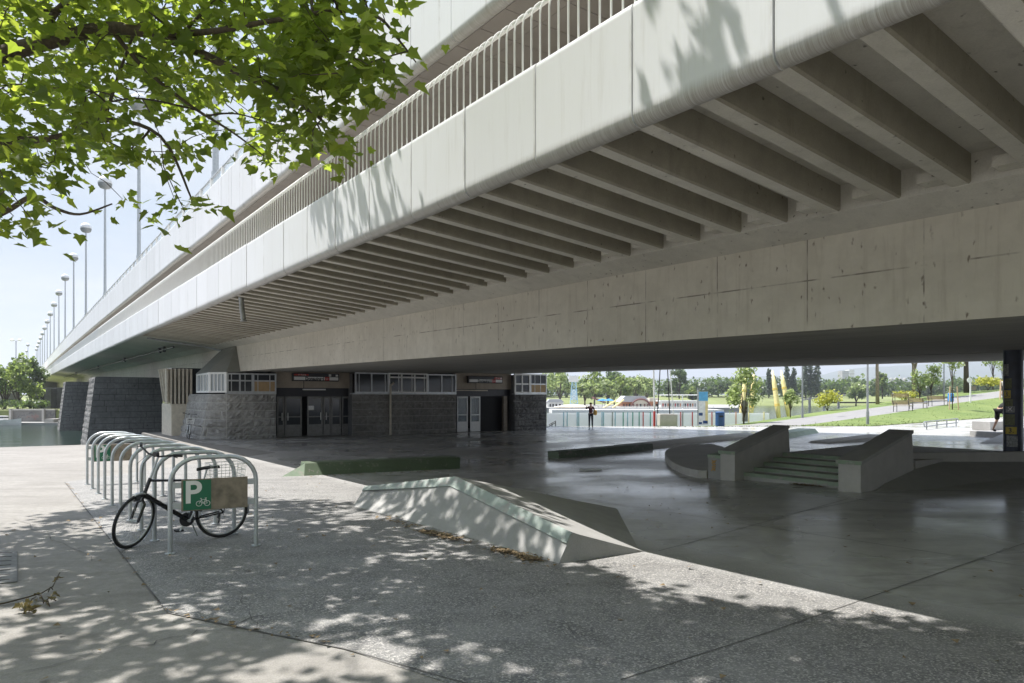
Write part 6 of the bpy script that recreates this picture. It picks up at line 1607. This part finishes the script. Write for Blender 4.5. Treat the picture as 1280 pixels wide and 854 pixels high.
# buildings beyond the trees
def block(name, label, x0, x1, y0, Y, mat, bands=6, d=20, win='roof_g', cols=4):
    g = thing(name, label, 'building', (ray((x0 + x1) / 2, 0, Y).x, Y, ZC + 1)); c = MB(); c.box((ray(x0, 0, Y).x, Y, ZC), (ray(x1, 0, Y).x, Y + d, ray(0, y0, Y).z)); c.build('wall', M[mat], g)
    H = ray(0, y0, Y).z - ZC
    for i in range(bands):
        for k in range(cols):
            c = MB(); xa = x0 + (x1 - x0) * (k + .2) / cols; xb = x0 + (x1 - x0) * (k + .8) / cols
            c.box((ray(xa, 0, Y).x, Y - .15, ZC + H * (i + .3) / bands), (ray(xb, 0, Y).x, Y - .02, ZC + H * (i + .75) / bands)); c.build('window', M[win], g)
    return g
block('tower_block', 'pale high-rise block far beyond the water left of the two-forked tree', 1053, 1061.5, 463.5, 1400, 'concrete_l', 9)
block('tower_block', 'slightly taller pale block joined behind the far high-rise', 1061.7, 1068, 462, 1420, 'white', 9, win='concrete')
block('office_building', 'white building with two round rooftop antennas above the promenade trees', 783, 799, 478, 640, 'white', 3, win='concrete')
g = [o for o in C.objects if o.name == 'office_building'][0]
c = MB(); pxb(c, 786, 791, 474, 478.2, 642, 6); c.build('roof_house', M['white'], g)
for x in (787.5, 792.5): c = MB(); c.lathe([(1.1, -.1), (1.1, .1)], tuple(ray(x, 471.5, 641)), 14, Matrix.Rotation(R(90), 4, 'X')); q = ray(x, 472, 641.2); c.tube([q, q - Vector((0, 0, 5))], .25, 6); c.build('antenna', M['roof_g'], g)
for i, x in enumerate((1114, 1119.6, 1125.2, 1130.8)):
    g = thing('storage_dome', ('leftmost', 'second', 'third', 'rightmost')[i] + ' of the four white domed tanks far beyond the water', 'tank', ray(x, 478, 900), 0, 'white domed tanks')
    rr_ = 2.5 / F * 900; c = MB(); c.lathe([(rr_, -4), (rr_, 2.5), (rr_ * .85, 4.5), (rr_ * .5, 5.9), (.1, 6.3)], n=20); c.build('tank', M['concrete_l'], g, smooth=True, local=True)
# footbridge over the inlet
g = thing('footbridge', 'dark lattice footbridge over the inlet behind the yellow bush', 'footbridge', ray(1032, 505, 262))
c = MB(); c.tube([ray(1003, 500, 262), ray(1030, 496.5, 262), ray(1061, 493.5, 262)], .3, 6); c.build('deck', M['concrete'], g)
c = MB()
for k in range(22):
    f = k / 21; a = ray(1003 + 58 * f, 500 - 6.4 * f - .6 * math.sin(f * 3.14), 262); b = ray(1003 + 58 * f + (1.3 if k % 2 else -1.3), 497.2 - 6.4 * f - .6 * math.sin(f * 3.14), 262); c.tube([a, b], .13, 5)
c.tube([ray(1003, 497.4, 262), ray(1030, 493.9, 262), ray(1061, 491, 262)], .15, 6); c.build('railing', M['steel_d'], g)
for x in (1012, 1030, 1048): c = MB(); q = ray(x, 497, 262); c.tube([Vector((q.x, q.y, WZ - 1)), q], .5, 8); c.build('pier', M['concrete_l'], g)
# wooded hills
hl = MB(); HYP = [(520, 478), (640, 476), (700, 475), (790, 474.5), (850, 473.5), (900, 472.5), (940, 471), (990, 470), (1030, 468), (1055, 462), (1085, 459), (1130, 457), (1180, 454), (1230, 450), (1300, 446), (1420, 444)]
DY = 5200
def hy(px):
    for (a, ya), (b, yb) in zip(HYP[:-1], HYP[1:]):
        if a <= px <= b: return ya + (yb - ya) * (px - a) / (b - a)
    return 478
cols = [520 + 10 * i for i in range(90)]
def hp3(px, r):
    f = r / 8; Y = DY * (.55 + .45 * f) ; top_ = ray(px, hy(px) + 1.2 * noise.noise(Vector((px * .06, 0, 5))), DY)
    z = ZC + (top_.z - ZC) * (1 - math.cos(math.pi * f)) / 2; return Vector((ray(px, 0, DY).x, Y, z + (12 * noise.noise(Vector((px * .03, f * 4, 0))) if 0 < r < 8 else 0)))
for i in range(len(cols) - 1):
    for r in range(8): hl.face([hp3(cols[i], r), hp3(cols[i + 1], r), hp3(cols[i + 1], r + 1), hp3(cols[i], r + 1)])
tag(hl.build('hills', M['hill'], smooth='all'), kind='structure')

# ------------------------------------------------------------------ left bank
lq = MB(); QY = 99.5
lq.box((-420, QY, WZ - 2), (ray(76, 0, QY).x, QY + 4, ray(0, 528.5, QY).z)); tag(lq.build('quay', M['concrete_l']), kind='structure')
ll = MB(); ll.box((-420, QY + 4.02, WZ - 2), (-62, 420, ray(0, 513, 104).z)); tag(ll.build('bank_ground', M['meadow']), kind='structure')
g = thing('quay_wall', 'grey stone quay wall with faded graffiti on the opposite bank', 'wall', Vector((ray(40, 0, 103).x, 103, WZ)))
def mk_graf():
    m, t, b = nt('graffiti wall'); v = coords(t); n = nz(t, v, .55, 5, .7); v2 = nz(t, v, 1.1, 5, .8)
    c = mix(t, ramp(t, n, [(.35, 0.), (.65, 1.)]), (.17, .165, .155), (.27, .26, .245)); c = mix(t, ramp(t, v2, [(.56, 0.), (.6, .55)]), c, (.06, .06, .08)); c = mix(t, ramp(t, nz(t, v, .8, 4, .8), [(.6, 0.), (.63, .4)]), c, (.30, .14, .12))
    lnk(t, c, b.inputs['Base Color']); b.inputs['Roughness'].default_value = .85; return m
M['graf'] = mk_graf()
c = MB(); c.box((ray(13, 0, 103.5).x, 103.3, ray(0, 529, 103).z), (ray(70, 0, 103.5).x, 103.9, ray(0, 513, 103.5).z)); c.build('wall', M['graf'], g)
c = MB(); c.box((ray(12.5, 0, 103.5).x, 103.2, ray(0, 513.1, 103.5).z), (ray(70, 0, 103.5).x, 104, ray(0, 511.6, 103.5).z)); c.build('coping', M['concrete'], g)
for x in (13, 54): c = MB(); c.box((ray(x - 1.3, 0, 103).x, 102.9, ray(0, 530, 103).z), (ray(x + 1.3, 0, 103).x, 103.28, ray(0, 511, 103.5).z)); c.build('pillar', M['concrete'], g)
c = MB(); c.box((ray(54, 0, 100).x, 100.2, WZ), (ray(66, 0, 100).x, 103.0, ray(0, 524, 100).z)); c.build('landing_step', M['concrete_d'], g)
g = thing('abutment_building', 'dark masonry bridge abutment with an arch on the opposite bank', 'abutment', Vector((ray(58, 0, 118).x, 118, ray(0, 513, 104).z)))
c = MB(); c.box((ray(42, 0, 118).x, 118, WZ), (ray(84, 0, 118).x, 150, ray(0, 484.5, 118).z)); c.build('wall', M['granite_d'], g)
ar = [ray(51 + 4 * math.cos(R(a)), 497 - 8 * math.sin(R(a)), 117.9) for a in range(0, 181, 20)] + [ray(47, 513, 117.9), ray(55, 513, 117.9)]
c = MB(); c.prism(ar, (0, -.06, 0)); c.build('arch', M['dark_in'], g)
c = MB(); c.box((ray(62, 0, 117).x, 116.5, WZ), (ray(66, 0, 117).x, 117.95, ray(0, 486, 117).z)); c.build('pilaster', M['granite_d'], g)
lz = ray(0, 513, 104).z
for px, Y, H, cr, mt, lab, sd in ((22, 112, 8.6, 3.6, 'leaf_m', 'sunlit spreading tree above the graffiti wall on the opposite bank', 5), (6, 116, 6.6, 3.4, 'leaf_d', 'lower tree at the left picture edge on the opposite bank', 6), (38, 119, 9.4, 2.8, 'leaf_d', 'taller tree whose tip reaches the end of the bridge on the opposite bank', 7)):
    mk_tree('bank_tree', lab, (ray(px, 0, Y).x, Y, lz), H, cr, 'b', mt, 1300, .33, .22, .12, None, sd)
for k, (px, w_) in enumerate(((4, 2.4), (26, 2.8), (46, 2.2))):
    mk_bush(('dark bush behind the left end of the graffiti wall', 'dark bush behind the middle of the graffiti wall', 'dark bush beside the masonry abutment')[k], (ray(px, 0, 109).x, 109, lz), w_, 1.7, 'leaf_d', 500, .25, 20 + k)
g = thing('viaduct', 'distant road viaduct at the far left edge behind the bank trees', 'viaduct', Vector((ray(10, 0, 175).x, 175, lz)))
c = MB(); c.box((-260, 175, ray(0, 469.5, 175).z), (ray(52, 0, 175).x, 187, ray(0, 463, 175).z)); c.build('deck', M['concrete'], g)
c = MB(); c.box((-260, 174.6, ray(0, 465.0, 175).z), (ray(52, 0, 175).x, 174.95, ray(0, 461.5, 175).z)); c.build('parapet', M['concrete_l'], g)
for x in (-8, 40): c = MB(); c.box((ray(x, 0, 176).x, 177, lz - 1), (ray(x + 6, 0, 176).x, 184, ray(0, 469.6, 175).z)); c.build('pillar', M['concrete_d'], g)
dz0 = ray(0, 463, 178).z
g = thing('double_lamp', 'double-headed lamp post on the distant viaduct', 'street lamp', (ray(20, 0, 178).x, 178, dz0))
Hh = (463 - 426) / F * 178
c = MB(); c.tube([(0, 0, 0), (0, 0, Hh)], .10, 8); c.tube([(-1., 0, Hh), (1., 0, Hh)], .07, 6); c.build('pole', M['steel'], g, local=True)
for x in (-1.0, 1.0): c = MB(); c.sphere((x, 0, Hh + .15), .5, 8, (1, 1, .7)); c.build('lamp_dome', M['lamp_w'], g, smooth=True, local=True)
for k, (px, y) in enumerate(((35, 429.5), (33.3, 437.5), (42.5, 443.5))):
    Yk = 178 + 45 * (k + 1); H2 = (463 - y) / F * Yk + 2
    dup(lp, (ray(px, 0, Yk).x, Yk, ZC + (HY - y) / F * Yk - 12.1 * .8), label=('white-domed lamp at the viaduct just right of the double-headed one, the highest of three', 'middle white-domed lamp of the three close together at the viaduct', 'lowest white-domed lamp of the three, nearest the bridge end')[k], group='lamp posts on the far viaduct', scale=(.8, .8, .8))
g = thing('small_boat', 'small white boat moored at the quay at the left picture edge', 'boat', (ray(3, 0, 98).x, 98, WZ))
c = MB(); P_ = []
for x, wd_, zt_2 in ((-2.6, .75, .75), (-1.2, .9, .7), (.6, .85, .75), (1.9, .5, .85), (2.7, .05, 1.0)): P_ += [(x, -wd_ * .6, -.1), (x, wd_ * .6, -.1), (x, wd_, zt_2), (x, -wd_, zt_2)]
c.poly(P_, [(0, 1, 2, 3), (19, 18, 17, 16)] + [(i * 4 + k, i * 4 + (k + 1) % 4, i * 4 + 4 + (k + 1) % 4, i * 4 + 4 + k) for i in range(4) for k in range(4)]); c.build('hull', M['white'], g, local=True)
c = MB(); c.box((-1.2, -.5, .72), (.5, .5, 1.35)); c.build('cabin', M['white'], g, local=True); c = MB(); c.box((-1.21, -.51, 1.0), (.51, .51, 1.2)); c.build('window', M['glass'], g, local=True)

# air: one even haze over the whole place
hm_ = bpy.data.materials.new('haze'); hm_.use_nodes = True; ht = hm_.node_tree
for n in list(ht.nodes):
    if n.type != 'OUTPUT_MATERIAL': ht.nodes.remove(n)
pv = ht.nodes.new('ShaderNodeVolumePrincipled'); pv.inputs['Color'].default_value = (.86, .92, 1., 1); pv.inputs['Density'].default_value = .00028; pv.inputs['Anisotropy'].default_value = .2
ht.links.new(pv.outputs[0], ht.nodes['Material Output'].inputs['Volume'])
c = MB(); c.box((-6400, -3300, WZ - 4.), (6400, 9300, 420.)); o = c.build('haze', hm_); tag(o, kind='stuff')
